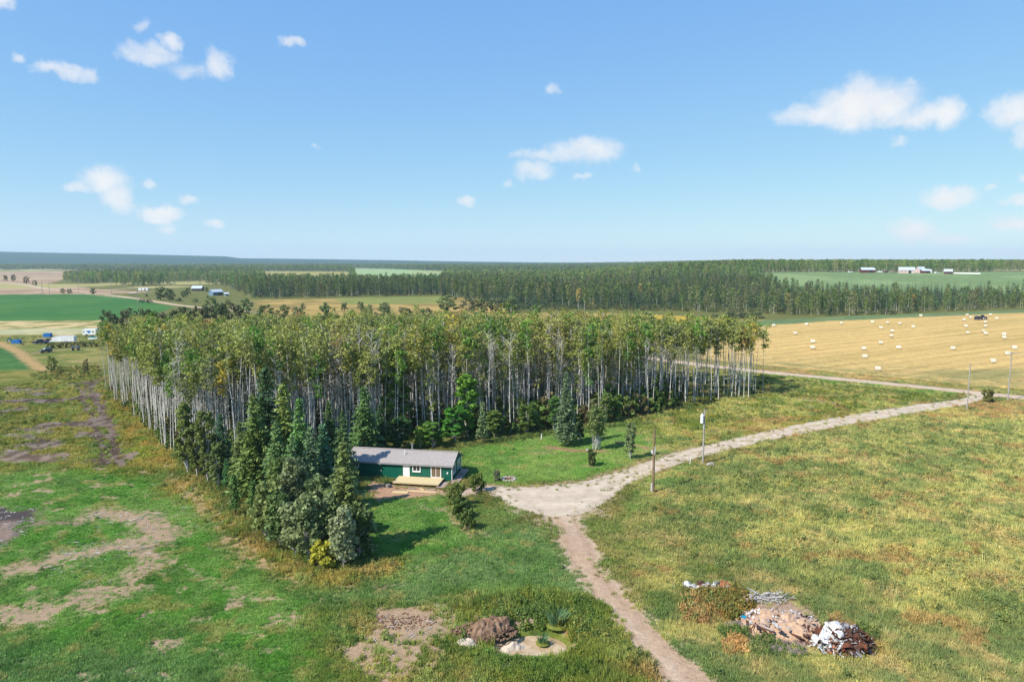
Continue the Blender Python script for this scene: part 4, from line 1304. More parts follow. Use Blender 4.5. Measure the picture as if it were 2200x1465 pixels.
# conifers: a dark belt in the middle and on the right, with leafy trees in front and behind
pc = np.clip(.15 + .75 * sstep(.4, .62, mixn), 0, 1)
pc = np.where((deg > -14) & (deg < 6) & (fD < 1000), np.clip(pc + .35, 0, .95), pc)
pc = np.where((deg > 6) & (edgeD > 55) & (fD < 900), np.clip(pc + .35, 0, .92), pc)
pc = np.where((deg > 14) & (edgeD < 45), .12, pc)
pc = np.where((deg > 12) & (fD > 1000), .04, pc)
pc = np.where((fD > 880) & (fD < 1500), pc * .3, pc)
pc = np.where((fD > 1500) & (fD < 2200), np.clip(pc + .2, 0, 1), pc)
pc = np.where(fD > 2200, pc * .5, pc)
con = rng.random(n) < pc
bush = (edgeD < np.where((deg > 0) & (deg < 22), 34, 22)) & (rng.random(n) < np.where((deg > 2) & (deg < 22), .75, .3))
pick = np.where(bush, 6 + rng.integers(0, 2, n), np.where(con, 4 + rng.integers(0, 2, n), rng.integers(0, 4, n)))
tl = np.array([lc(c) for c in [(100, 118, 62), (92, 112, 60), (112, 124, 66), (82, 104, 60), (116, 118, 78)]])[rng.integers(0, 5, n)]
tcn = np.array([lc(c) for c in [(50, 74, 54), (58, 80, 56), (66, 88, 58)]])[rng.integers(0, 3, n)]
tb = np.array([lc(c) for c in [(104, 116, 76), (92, 106, 68), (112, 112, 80)]])[rng.integers(0, 3, n)]
ft = np.where(bush[:, None], tb, np.where(con[:, None], tcn, tl)) * rng.uniform(.8, 1.2, (n, 1)) * (.7 + .6 * mixn)[:, None] * (1 + .25 * sstep(800, 1500, fD))[:, None]  # tint also lightened with distance: haze put into the leaf colour
rare = rng.random(n)
ft = np.where((rare < .0015)[:, None], lc((168, 148, 86)), ft)
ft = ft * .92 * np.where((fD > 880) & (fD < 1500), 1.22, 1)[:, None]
fs = rng.uniform(.58, 1.12, n) * np.where((deg > 12) & (fD < 900), .86, 1) * np.where(bush, .9, 1) * (1 + np.clip(fD - 1500, 0, 4000) / 9000)
fs = np.column_stack([fs * (1 + np.clip(fD - 700, 0, 5000) / 2500), fs * (1 + np.clip(fD - 700, 0, 5000) / 2500), fs])
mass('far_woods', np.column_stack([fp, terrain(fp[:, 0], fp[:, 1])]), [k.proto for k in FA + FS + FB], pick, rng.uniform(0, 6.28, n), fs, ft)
print('far trees', n)

# ------------------------------------------------------------------ grass and weeds on the near ground
def tuft(seed, n, spread, wid, lean):
    r = np.random.default_rng(seed)
    V = []; 
    for k in range(n):
        a = r.uniform(0, 6.28); q = r.uniform(0, spread) ** .8
        b = np.array([math.cos(a) * q, math.sin(a) * q, 0])
        ln = r.normal(0, lean, 2) + np.array([math.cos(a), math.sin(a)]) * lean * .8
        h = r.uniform(.55, 1.1); t = b + [ln[0], ln[1], h]
        s = r.uniform(0, 6.28); sd_ = np.array([math.cos(s), math.sin(s), 0]) * wid
        V += [b - sd_, b + sd_, t]
    return npmesh('tuft', np.array(V), np.arange(3 * n).reshape(-1, 3), [BLADE])


def weedball(seed, n):
    r = np.random.default_rng(seed)
    d = unit(r.normal(size=(n, 3))); d[:, 2] = np.abs(d[:, 2])
    C = d * r.uniform(.4, 1, (n, 1)) * [.75, .75, .95]
    V, F = leaf_quads(C, .22, r, d * 1.0, .7, .5)
    return npmesh('weed', V, F, [LEAF])


TUFTS = [bpy.data.objects.new('tuft_source', tuft(700 + i, 16, .9, .13, .28)) for i in range(4)]
WEEDS = [bpy.data.objects.new('weed_source', weedball(720 + i, 110)) for i in range(3)]
drv_poly = np.vstack([resample(DRV_U, 40), resample(DRV_L, 40)[::-1]])
road_poly = np.vstack([ROAD_A, ROAD_B[::-1]])
H0 = G(971, 1034); H1 = G(788, 1024)
hx = Vector((H0.x - H1.x, H0.y - H1.y, 0)).normalized(); hy = Vector((-hx.y, hx.x, 0))
HOUSE_RZ = math.atan2(hx.y, hx.x)


def on_house(x, y):
    a = (x - H0.x) * hx.x + (y - H0.y) * hx.y; b = (x - H0.x) * hy.x + (y - H0.y) * hy.y
    return (a > -18) & (a < .3) & (b > -.3) & (b < 6.2) | (a > -9.6) & (a < -.4) & (b > -4.2) & (b < 0)


def ground_scatter(n, d0, d1, amax, rng, p=1.0):
    u = rng.random(n)
    D = (d0 ** -p + u * (d1 ** -p - d0 ** -p)) ** (-1 / p)
    a = rng.uniform(-R(amax), R(amax), n)
    return D * np.sin(a), D * np.cos(a)


rng = np.random.default_rng(77)
x, y = ground_scatter(330000, 47, 240, 41, rng, .35)
tint, sw, sc_, hg = paint(x, y)
azd = np.degrees(np.arctan2(x, y)); D = np.hypot(x, y)
free = (sw < .12 + .75 * rng.random(len(x)) ** 1.5) & (poly_sd(x, y, drv_poly) > .4 - 4.0 * rng.random(len(x)) ** 6) & (poly_sd(x, y, road_poly) > .2) & ~on_house(x, y)
free &= ((x - POND[0]) / POND[2]) ** 2 + ((y - POND[1]) / POND[3]) ** 2 > 1.7
free &= (poly_sd(x, y, GROVE) > -6) & (hg > .07)
x, y, tint, hg, D = x[free], y[free], tint[free], hg[free], D[free]
n = len(x)
tall = .6 + .9 * fbm(x / 4, y / 4, 301)
s = (.2 + .42 * hg) * rng.uniform(.7, 1.3, n) * (.75 + D / 260)
h = hg * tall * rng.uniform(.5, 1.4, n) * np.where(rng.random(n) < .08, 1.8, 1)
isw = rng.random(n) < np.where(hg > .32, 0.08 + .2 * (fbm(x / 7, y / 7, 303) > .54), .03)
tt = tint * rng.uniform(.86, 1.26, (n, 1)) * 2.15
g = ~isw
mass('grass', np.column_stack([x, y, terrain(x, y) - .01])[g], TUFTS, rng.integers(0, 4, g.sum()), rng.uniform(0, 6.28, g.sum()), np.column_stack([s, s, h])[g], tt[g])
sz = np.column_stack([s * 1.3, s * 1.3, h * 1.35])
wt = tt * .85 * np.where(rng.random((n, 1)) < .5, [[.72, .84, .8]], [[1.05, 1.0, .85]])
mass('weeds', np.column_stack([x, y, terrain(x, y) - .02])[isw], WEEDS, rng.integers(0, 3, isw.sum()), rng.uniform(0, 6.28, isw.sum()), sz[isw], wt[isw])
print('grass', g.sum(), isw.sum())

# leafy growth round the pond, beside the heaps and along the clump
wx, wy, wh, wc = [], [], [], []


def weed_patch(poly, n, h0, h1, cols, along=None):
    P = Gpoly(poly); r = np.random.default_rng(len(wx) + 900)
    q = 0
    while q < n:
        if along: 
            k = r.integers(0, len(P) - 1); t = r.random(); c = P[k] * (1 - t) + P[k + 1] * t + r.normal(0, along, 2)
        else:
            c = P.min(0) + r.random(2) * (P.max(0) - P.min(0))
            if poly_sd(np.array([c[0]]), np.array([c[1]]), P)[0] > 0: continue
        wx.append(c[0]); wy.append(c[1]); wh.append(r.uniform(h0, h1)); wc.append(lc(cols[r.integers(0, len(cols))]) * r.uniform(.75, 1.25)); q += 1


DG, MG, YG, OR = (84, 104, 50), (100, 118, 58), (132, 134, 64), (168, 130, 82)
weed_patch([(1060, 1345), (1090, 1305), (1160, 1290), (1230, 1300), (1260, 1350), (1235, 1395)], 150, .5, 1.1, [DG, DG, MG, YG], .75)
weed_patch([(1060, 1300), (1200, 1285), (1235, 1330), (1190, 1345), (1120, 1330), (1080, 1340)], 200, .4, .95, [DG, MG, MG])
weed_patch([(1235, 1330), (1300, 1330), (1370, 1420), (1330, 1480), (1180, 1480), (1210, 1420)], 420, .3, .7, [DG, MG, MG, YG])
weed_patch([(1070, 1405), (1110, 1425), (1180, 1415), (1230, 1400)], 90, .3, .65, [DG, MG], .4)
weed_patch([(975, 1400), (1050, 1390), (1100, 1440), (1160, 1470), (980, 1470)], 70, .3, .6, [MG, DG, YG])
weed_patch([(1190, 1330), (1225, 1345), (1255, 1375)], 26, .4, .8, [YG, (168, 140, 48)], .35)
weed_patch([(1462, 1300), (1500, 1275), (1545, 1275), (1560, 1320), (1520, 1345), (1470, 1335)], 150, .6, 1.2, [OR, (176, 142, 92), (158, 138, 88), (120, 118, 64), MG])
weed_patch([(1500, 1278), (1590, 1262), (1610, 1300), (1580, 1335), (1530, 1320)], 170, .6, 1.3, [(112, 110, 54), (96, 104, 50), (140, 116, 58)])
weed_patch([(1552, 1385), (1590, 1368), (1610, 1400), (1570, 1412)], 60, .5, 1.0, [(186, 150, 92), OR])
weed_patch([(1540, 1350), (1600, 1345), (1610, 1365), (1560, 1380)], 50, .4, .8, [DG, MG])
weed_patch([(1610, 1370), (1700, 1390), (1700, 1420), (1620, 1410)], 60, .3, .6, [MG, (104, 116, 66)])
weed_patch([(1845, 1345), (1880, 1375), (1870, 1355)], 30, .5, .9, [MG, DG], .3)
weed_patch([(640, 1225), (700, 1232), (770, 1215), (860, 1205)], 150, .3, .7, [YG, (150, 142, 56), MG], .6)
weed_patch([(400, 1020), (480, 1075), (560, 1150), (640, 1215)], 120, .3, .7, [YG, MG, (150, 136, 70)], .8)
weed_patch([(380, 985), (450, 1020), (520, 1080)], 60, .5, 1.1, [MG, DG], 1.0)
weed_patch([(1440, 905), (1540, 885), (1640, 868), (1700, 880), (1560, 915), (1450, 935)], 200, .4, .9, [YG, MG, (120, 130, 62)])
weed_patch([(1640, 809), (1780, 825), (1900, 840), (1990, 850)], 110, .4, .9, [DG, MG], 1.0)
weed_patch([(1660, 830), (1900, 845), (1990, 850), (1900, 862), (1700, 858)], 130, .4, 1.0, [(104, 112, 54), MG, (126, 122, 66)])
weed_patch([(1380, 1130), (1500, 1090), (1640, 1130), (1600, 1200), (1450, 1220)], 260, .25, .6, [MG, DG, (116, 122, 62)])
weed_patch([(985, 955), (1100, 945), (1190, 930)], 90, .4, .9, [DG, MG], .8)
weed_patch([(1240, 930), (1345, 912), (1440, 890)], 90, .4, .9, [DG, MG], .8)
weed_patch([(-20, 870), (120, 880), (200, 930), (160, 990), (-20, 960)], 180, .3, .6, [YG, (150, 140, 66), MG])
weed_patch([(0, 724), (205, 722), (215, 742), (120, 745), (20, 742)], 90, .5, 1.1, [YG, MG, (140, 134, 78)])
weed_patch([(60, 803), (150, 790), (212, 786), (218, 815), (80, 818)], 240, .4, 1.2, [YG, MG, (140, 126, 72)])
weed_patch([(1600, 1380), (1640, 1360), (1720, 1395), (1750, 1420), (1640, 1425)], 90, .3, .7, [MG, DG, (120, 124, 70)])
weed_patch([(1640, 1275), (1720, 1285), (1770, 1325)], 50, .3, .6, [MG, (140, 136, 84)], .5)
weed_patch([(1650, 1330), (1700, 1340), (1730, 1360)], 12, .4, .7, [DG, MG], .8)
wx, wy, wh, wc = map(np.array, (wx, wy, wh, wc))
k = ((wx - POND[0]) / POND[2]) ** 2 + ((wy - POND[1]) / POND[3]) ** 2 > np.where(wy < POND[1], 2.6, 1.5)
wx, wy, wh, wc = wx[k], wy[k], wh[k], wc[k]
mass('leafy_weeds', np.column_stack([wx, wy, terrain(wx, wy) - .05]), WEEDS + TUFTS, np.where(((wc[:, 0] > wc[:, 1] * 1.1) & (rng.random(len(wx)) < .5)) | (rng.random(len(wx)) < .25), rng.integers(3, 7, len(wx)), rng.integers(0, 3, len(wx))), rng.uniform(0, 6.28, len(wx)), np.column_stack([wh * .8, wh * .8, wh]), wc)
# wood chips and sticks on the cleared ground
STICK = []
for i in range(2):
    STICK.append(bpy.data.objects.new('stick_source', MB().tube([(-.5, 0, .03), (.1, .04, .06), (.5, 0, .03)], [.05, .06, .03], 5).mesh('stick', BARK_G)))
x, y = [], []
for poly, nn in (([(-30, 840), (215, 822), (262, 1000), (60, 975), (-30, 985)], 1500), ([(-30, 1090), (100, 1090), (50, 1150), (-30, 1195)], 160), ([(200, 1100), (345, 1100), (345, 1200), (240, 1250), (60, 1250)], 220), ([(390, 1005), (480, 1110), (600, 1230), (400, 1180), (300, 1020)], 150), ([(700, 1290), (1050, 1290), (900, 1460)], 90)):
    P = Gpoly(poly); c = P.min(0) + rng.random((nn * 2, 2)) * (P.max(0) - P.min(0)); c = c[poly_sd(c[:, 0], c[:, 1], P) < 0]
    c = c[fbm(c[:, 0] / 5, c[:, 1] / 5, 311) > .42]
    x.append(c[:, 0]); y.append(c[:, 1])
x = np.concatenate(x); y = np.concatenate(y); n = len(x)
mass('wood_debris', np.column_stack([x, y, terrain(x, y)]), STICK, rng.integers(0, 2, n), rng.uniform(0, 6.28, n), rng.uniform(.3, .95, n) ** 1.6, np.ones((n, 3)))

# ------------------------------------------------------------------ the green house
SIDING = mat('green_siding', lin((14, 114, 92)) / KALB, .45, var=.12, scale=1.2, spec=.5)
ROOFM = mat('grey_metal_roof', lin((198, 188, 180)) / KALB, .5, var=.07, scale=1.5, spec=.3)
WHITE = mat('white_paint', (.78, .78, .76), .5, var=.04, scale=3)
GLASS = mat('window_glass', (.03, .035, .04), .08, var=.3, scale=1, spec=.7)
CURTAIN = mat('glass_with_blind', lin((150, 128, 104)) / 1.9, .2, var=.15, scale=1.5, spec=.6)
LUMBER = mat('fresh_lumber', lin((238, 216, 164)) / KALB, .8, var=.08, scale=3, stretch=(.4, 8, 8))
OLDWOOD = mat('grey_wood', lin((196, 172, 158)) / KALB, .9, var=.15, scale=2, stretch=(1, 6, 6))
JOISTWOOD = mat('brown_joist', lin((150, 108, 84)) / KALB, .9, var=.2, scale=3)  # browner wood for joists, posts and bearers
STEEL = mat('galvanised', (.5, .5, .5), .4, var=.1, metal=.7)
STONE = mat('stone', lin((186, 176, 166)) / KALB, .9, var=.3, scale=3, bump=.5)


def frame(mb, x, y, z0, z1, w, t=.09, d=.07, mull=True):
    """White frame bars round an opening in the wall plane y."""
    h = z1 - z0
    mb.box(x, y, z0 + t / 2, w, d, t); mb.box(x, y, z1 - t / 2, w, d, t)
    mb.box(x - w / 2 + t / 2, y, (z0 + z1) / 2, t, d, h - 2 * t); mb.box(x + w / 2 - t / 2, y, (z0 + z1) / 2, t, d, h - 2 * t)
    if mull: mb.box(x, y + .004, (z0 + z1) / 2, .07, d, h - 2 * t)
    return mb


def build_house():
    Lh, Wd, Hw, Hr = 17.5, 5.9, 2.72, 3.95
    root = empty('green_house', (H0.x, H0.y, float(terrain(H0.x, H0.y))), HOUSE_RZ)
    tag(root, 'long low house with dark green metal siding and grey metal roof', 'house')

    def wall(x0, x1, y0, y1, nrm, z1=Hw):
        """Ribbed sheet along a line, seen from outside."""
        mb = MB(); n = Vector(nrm); a = Vector((x0, y0, 0)); b = Vector((x1, y1, 0)); L_ = (b - a).length; d = (b - a) / L_
        prof = []; s = 0
        while s < L_ - .3:
            for q, o in ((0, 0), (.19, 0), (.205, .028), (.255, .028), (.27, 0)): prof.append((s + q, o))
            s += .27
        prof.append((L_, 0))
        vs = []
        for s_, o in prof:
            p = a + d * s_ + n * o
            zt = z1(s_ / L_) if callable(z1) else z1
            vs += [(p.x, p.y, .02), (p.x, p.y, zt)]
        mb.add(vs, [(2 * i, 2 * i + 2, 2 * i + 3, 2 * i + 1) for i in range(len(prof) - 1)])
        return mb
    wall(-Lh, 0, 0, 0, (0, -1, 0)).build('wall', SIDING, root)
    gab = lambda t: Hw + (Hr - Hw) * (1 - abs(2 * t - 1)) - .05
    wall(0, 0, 0, Wd, (1, 0, 0), gab).build('wall', SIDING, root)
    wall(0, -Lh, Wd, Wd, (0, 1, 0)).build('wall', SIDING, root)
    wall(-Lh, -Lh, Wd, 0, (-1, 0, 0), gab).build('wall', SIDING, root)
    MB().box(-Lh / 2, Wd / 2, .1, Lh - .3, Wd - .3, .2).build('foundation', STONE, root)
    MB().box(.012, -.03, Hw / 2, .1, .1, Hw - .1).box(.012, Wd + .03, Hw / 2, .1, .1, Hw - .1).build('corner_trim', WHITE, root)
    # roof: two ribbed slopes, eave trim
    roof = MB(); ov, og = .38, .32
    sl = (Hr - Hw) / (Wd / 2); ang = math.atan(sl); Ls = (Wd / 2 + ov) / math.cos(ang)
    for sg, yc in ((1, (Wd / 2 - ov) / 2), (-1, Wd - (Wd / 2 - ov) / 2)):
        rot = Euler((ang * sg, 0, 0))
        zc = Hr - sl * (Wd / 2 + ov) / 2 + .04
        roof.box(-Lh / 2, yc, zc, Lh + 2 * og, Ls, .05, rot)
        m = Matrix.Translation((0, yc, zc)) @ rot.to_matrix().to_4x4()
        x = -Lh - og + .1
        while x < og:
            roof.T = m; roof.box(x, 0, .045, .07, Ls, .05); roof.T = Matrix.Identity(4)
            x += .25
    roof.box(-Lh / 2, Wd / 2, Hr + .1, Lh + 2 * og, .34, .05)
    rf = roof.build('roof', ROOFM, root)
    MB().box(-Lh / 2, -ov + .0, Hw - sl * ov - .075, Lh + 2 * og + .04, .06, .17).box(-Lh / 2, Wd + ov, Hw - sl * ov - .075, Lh + 2 * og + .04, .06, .17).build('eave_trim', mat('grey_trim', (.3, .3, .3), .5, .05), rf)
    MB().tube([(-7.75, Wd * .62, 3.6), (-7.75, Wd * .62, 4.75)], .13, 12).tube([(-7.75, Wd * .62, 4.72), (-7.75, Wd * .62, 4.88)], .2, 12).build('chimney', STEEL, rf)
    MB().tube([(-8.4, 1.75, 3.3), (-8.4, 1.75, 4.15)], .075, 10).tube([(-8.4, 1.75, 4.1), (-8.4, 1.75, 4.2)], .11, 10).build('vent_pipe', WHITE, rf)
    # front door
    d = MB().box(-7.58, -.05, 1.55, .9, .05, 2.02).build('door', WHITE, root)
    MB().box(-7.26, -.095, 1.52, .05, .04, .14).build('handle', STEEL, d)
    frame(MB(), -7.58, -.055, .5, 2.62, 1.1, .09, .075, False).build('frame', WHITE, d)
    # window and patio door
    w = frame(MB(), -5.86, -.06, 1.32, 2.5, 1.36, .13, .09).build('window', WHITE, root)
    MB().box(-6.17, -.04, 1.91, .5, .03, .9).build('pane', GLASS, w); MB().box(-5.55, -.04, 1.91, .5, .03, .9).build('pane', GLASS, w)
    MB().box(-5.86, -.1, 1.3, 1.46, .12, .05).build('sill', WHITE, w)
    w = frame(MB(), -2.62, -.06, .5, 2.56, 1.72, .13, .09).build('patio_door', WHITE, root)
    MB().box(-3.01, -.04, 1.53, .7, .03, 1.8).build('pane', CURTAIN, w); MB().box(-2.23, -.04, 1.53, .7, .03, 1.8).build('pane', CURTAIN, w)
    for y0 in (1.35, 4.35):                                    # windows of the gable wall
        w = MB()
        w.T = Matrix.Translation((.03, y0, 0)) @ Matrix.Rotation(R(90), 4, 'Z'); frame(w, 0, 0, .95, 2.45, 1.7, .12, .09)
        w = w.build('window', WHITE, root)
        MB().box(.035, y0 - .36, 1.7, .03, .62, 1.2).build('pane', GLASS, w); MB().box(.035, y0 + .36, 1.7, .03, .62, 1.2).build('pane', GLASS, w)
    MB().box(-12.05, -.07, 2.32, .34, .1, .34).build('vent_hood', WHITE, root)
    MB().box(-14.0, -.06, 2.45, .16, .1, .16).build('wall_lamp', WHITE, root)
    MB().box(-6.82, -.08, 2.28, .14, .12, .2).build('wall_lamp', WHITE, root)
    MB().box(-.72, -.06, 1.35, .22, .1, .28).build('meter_box', WHITE, root)
    MB().box(-11.9, -.05, 1.2, .2, .08, .2).build('outlet_box', WHITE, root)
    w = frame(MB(), -16.2, -.06, 1.5, 2.5, 1.0, .12, .09).build('window', WHITE, root)
    MB().box(-16.42, -.04, 2.0, .34, .03, .76).build('pane', GLASS, w); MB().box(-15.98, -.04, 2.0, .34, .03, .76).build('pane', GLASS, w)
    # deck
    z = float(terrain(H0.x, H0.y))
    dk = empty('deck', root.location, HOUSE_RZ); tag(dk, "pale new lumber deck in front of the house's white door and patio door", 'deck')
    b = MB(); k = 0; y = -.2
    while y > -3.35:
        b.box(-5.0, y - .068, .52, 7.5, .128, .036); y -= .14
    tag(b.build('deck_board', LUMBER, dk), kind='stuff')
    f = MB()
    for yy, hh in ((-.15, .2), (-1.7, .2), (-3.34, .2)): f.box(-5.0, yy, .39, 7.4, .05, hh)
    for xx in np.linspace(-8.65, -1.35, 13): f.box(xx, -1.75, .38, .04, 3.0, .18)
    f.build('joist', JOISTWOOD, dk)
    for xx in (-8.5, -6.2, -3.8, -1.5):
        MB().box(xx, -3.2, .14, .14, .14, .3).build('post', JOISTWOOD, dk)
    st = MB().box(-5.0, -3.375, .44, 7.46, .03, .19); st.build('fascia', LUMBER, dk)
    # walkway round the corner
    wk = empty('walkway', root.location, HOUSE_RZ); tag(wk, 'weathered board walkway wrapping the right corner of the green house', 'walkway')
    for i in range(10): MB().box(.75 + 0, .32 + i * .78 - 1.6, .22, 1.25, .74, .05).build('plank', OLDWOOD, wk)
    for i in range(5): MB().box(-.55 - .25 * i * 0 - (i * .3 if i else 0) * 0 - .35, -3.3 + .55 * i, .13, 1.5, .5, .06).build('plank', OLDWOOD, wk)
    MB().box(.75, 1.9, .1, 1.1, 7.4, .17).build('bearer', JOISTWOOD, wk)
    MB().box(-.9, -2.2, .05, 1.3, 2.6, .09).build('bearer', JOISTWOOD, wk)

    def yard(x, y): 
        p = Vector((H0.x, H0.y, 0)) + hx * x + hy * y; return (p.x, p.y, float(terrain(p.x, p.y)))
    # building leftovers in front of the deck
    for k, (x, y, l, w_, rz, lab, m) in enumerate([(-3.3, -5.7, 4.6, .35, .02, 'long pale board lying on the dirt, right of the two', LUMBER), (-6.4, -6.6, 2.4, .6, .05, 'short yellowish board lying on the dirt, left of the two', LUMBER),
                                              (-5.2, -4.6, 1.0, .25, .3, 'grey offcut lying near the middle of the deck front', OLDWOOD), (-3.6, -4.7, .9, .16, -.4, 'tilted offcut propped near the deck front', LUMBER), (-2.2, -4.7, 1.6, .3, .15, 'weathered offcut lying by the corner of the deck', OLDWOOD)]):
        tag(MB().box(0, 0, .06, l, w_, .1, Euler((.02, .05 if k == 3 else .01, 0))).box(.2, w_ * .3, .13, l * .8, w_ * .5, .05).build('board', m, None, yard(x, y), HOUSE_RZ + rz), lab, 'board', 'leftover boards in front of the deck')
    o = empty('bucket', yard(-8.9, -4.6)); tag(o, "dark grey bucket standing off the deck's left front corner", 'bucket')
    MB().tube([(0, 0, 0), (0, 0, .45)], [.2, .25], 14).tube([(0, 0, .43), (0, 0, .47)], [.27, .27], 14).build('body', mat('grey_plastic', (.12, .13, .14), .5, .1), o)
    MB().tube([(.25, 0, .43), (.2, 0, .6), (0, 0, .68), (-.2, 0, .6), (-.25, 0, .43)], .012, 5).build('handle', STEEL, o)
    o = MB(); r = random.Random(4)
    for q in range(9):
        a = q * .7; o.box(math.cos(a) * .22, math.sin(a) * .2, .12 + .1 * (q % 3), .3, .24, .2, Euler((r.random(), r.random(), a)))
    tag(o.build('rubble', STONE, None, yard(-9.2, -4.2)), kind='stuff')


build_house()

# stone fire ring on the lawn
p = G(1093, 1030)
fr_ = empty('fire_ring', p); tag(fr_, 'ring of stones round a fire pit on the lawn near the house', 'fire pit')


def rock_mesh(seed, m):
    r = np.random.default_rng(seed)
    mb = bpy.data.meshes.new('stone')
    import bmesh
    bm = bmesh.new(); bmesh.ops.create_icosphere(bm, subdivisions=2, radius=1)
    for v in bm.verts:
        c = v.co; k = 1 + .32 * (vnoise(np.array([c.x * 1.3 + seed * 3.1]), np.array([c.y * 1.3 + c.z * 1.7]), seed)[0] - .5) * 2
        v.co = c * k
    bm.to_mesh(mb); bm.free(); mb.materials.append(m)
    return mb


ROCKS = [rock_mesh(i, STONE) for i in range(3)]
for k in range(13):
    a = k / 13 * 6.283
    o = link('stone', ROCKS[k % 3], fr_, (1.05 * math.cos(a), 1.05 * math.sin(a), .12), a); o.scale = (.3, .24, .2)
MB().tube([(0, 0, .02), (0, 0, .1)], .9, 20).build('ash_bed', mat('ash', lin((150, 120, 112)) / KALB, .95, .3, 5), fr_)
MB().box(.1, .1, .2, .5, .16, .14, Euler((0, 0, .6))).box(-.1, .1, .2, .4, .13, .14, Euler((0, .2, -.7))).build('firewood', mat('reddish_brick', lin((196, 120, 96)) / KALB, .9, .2), fr_)
p = G(1527, 1001); o = link('boulder', ROCKS[1], None, p + Vector((0, 0, .22)), .4); o.scale = (.95, .6, .42); tag(o, 'pale boulder in the grass right of the pole with the transformer', 'boulder')
p = G(1262, 968); o = link('boulder', ROCKS[0], None, p + Vector((0, 0, .15)), 1.4); o.scale = (.35, .3, .32); tag(o, 'small stone at the foot of the birch clump', 'boulder')

# ------------------------------------------------------------------ utility poles
POLE_B = bark_mat('pole_brown', (.13, .085, .05), (.26, .18, .1))
POLE_G = bark_mat('pole_grey', (.2, .18, .16), (.42, .39, .35))
GREYBOX = mat('grey_enamel', (.62, .63, .64), .4, .05)


def pole(px, by, ty, r, m, label):
    p, h = by_px(px, by, ty)
    o = empty('utility_pole', p); tag(o, label, 'utility pole', 'wooden utility poles')
    MB().tube([(0, 0, -.1), (0, 0, h * .5), (0, 0, h)], [r, r * .88, r * .74], 12).build('pole', m, o)
    return o, h, p


o, h, p = pole(1403, 1057, 921, .21, POLE_B, 'thick brown pole without wires, nearest the yard, with a meter box')
MB().box(-.3, -.02, h * .64, .24, .26, .55).build('meter_box', GREYBOX, o)
MB().tube([(.1, -.22, h * .6), (.1, -.22, h * .73)], .05, 8).build('conduit', GREYBOX, o)
MB().box(-.27, -.05, .75, .16, .2, 1.35).build('cable_guard', GREYBOX, o)
o, h, p = pole(1510, 997, 880, .17, POLE_G, 'grey pole carrying a white transformer beside the driveway')
t = MB().tube([(-.42, -.1, h * .76), (-.42, -.1, h * .9)], .28, 14).tube([(-.42, -.1, h * .9), (-.42, -.1, h * .925)], [.28, .12], 14).build('transformer', WHITE, o)
MB().tube([(-.5, -.1, h * .92), (-.5, -.1, h * .97)], .04, 6).tube([(-.34, -.1, h * .92), (-.34, -.1, h * .97)], .04, 6).build('bushing', STEEL, t)
MB().box(.18, 0, h * .985, .5, .06, .06).tube([(.4, 0, h * .985), (.4, 0, h * 1.005)], .05, 6).build('bracket', STEEL, o)
MB().box(-.1, -.18, h * .7, .14, .1, .9).build('cable_guard', GREYBOX, o)
o2, h2, p2 = pole(2077, 880, 781, .15, POLE_G, 'thin pale pole at the road junction, standing on the near side of the driveway')
MB().box(.1, 0, h2 * .97, .5, .06, .08).build('bracket', STEEL, o2)
o4, h4, p4 = pole(2165, 862, 757, .17, POLE_G, 'tall pole with a crossarm at the far right beyond the junction')
MB().box(0, -.05, h4 * .985, 2.3, .1, .12).build('crossarm', POLE_G, o4)
for k in (-1, 0, 1): MB().tube([(k, -.05, h4 * .985 + .05), (k, -.05, h4 * .985 + .25)], .06, 6).build('insulator', WHITE, o4)


def wire(a, b, sag, lab):
    pts = [Vector(a).lerp(Vector(b), t) - Vector((0, 0, sag * 4 * t * (1 - t))) for t in np.linspace(0, 1, 15)]
    tag(MB().tube(pts, .018, 4, False).build('power_line', STEEL), lab, 'power line', 'overhead wires')


e0 = p4 + Vector((0, 0, h4 * .985 + .2))
for k, nm in ((-1, 'nearest'), (1, 'farthest')): wire(e0 + Vector((k, 0, 0)), (p4.x + 70, p4.y - 40 + k, e0.z + .5), 1.6, f'thin wire leaving the crossarm pole to the right, {nm} of the two')
p, h = by_px(1482, 999, 988)
tag(MB().tube([(0, 0, 0), (.12, .02, 1.4)], .05, 6).build('marker_stake', WHITE, None, p), 'white leaning stake in the grass beside the driveway', 'stake')
p = G(1163, 943); tag(MB().tube([(0, 0, 0), (0.05, 0, 1.0)], .09, 8).build('post', WHITE, None, p), 'short white post at the back edge of the lawn', 'post')
for k, (px, by, ty) in enumerate([(92, 640, 604), (107, 637, 607), (169, 630, 596), (240, 632, 598), (297, 662, 622)]):
    p, h = by_px(px, by, ty)
    o = empty('utility_pole', p); tag(o, ['farthest left of the distant poles along the farm road', 'second distant pole, close to the farthest left one', 'distant pole in front of the dark trees on the left', 'distant pole at the corner of the green crop field', 'distant pole between the crop field and the white trailers'][k], 'utility pole', 'distant poles along the farm road')
    MB().tube([(0, 0, 0), (0, 0, h)], [.22, .16], 6).build('pole', POLE_G, o); MB().box(0, 0, h * .95, 2.4, .15, .15).build('crossarm', POLE_G, o)

# ------------------------------------------------------------------ bales and tractor
WRAP = mat('bale_wrap', lin((238, 232, 206)) / KALB, .6, var=.08, scale=3, stretch=(9, 1, 1))
STRAW = mat('straw_end', lin((216, 190, 138)) / KALB, .95, var=.25, scale=6, bump=.3)


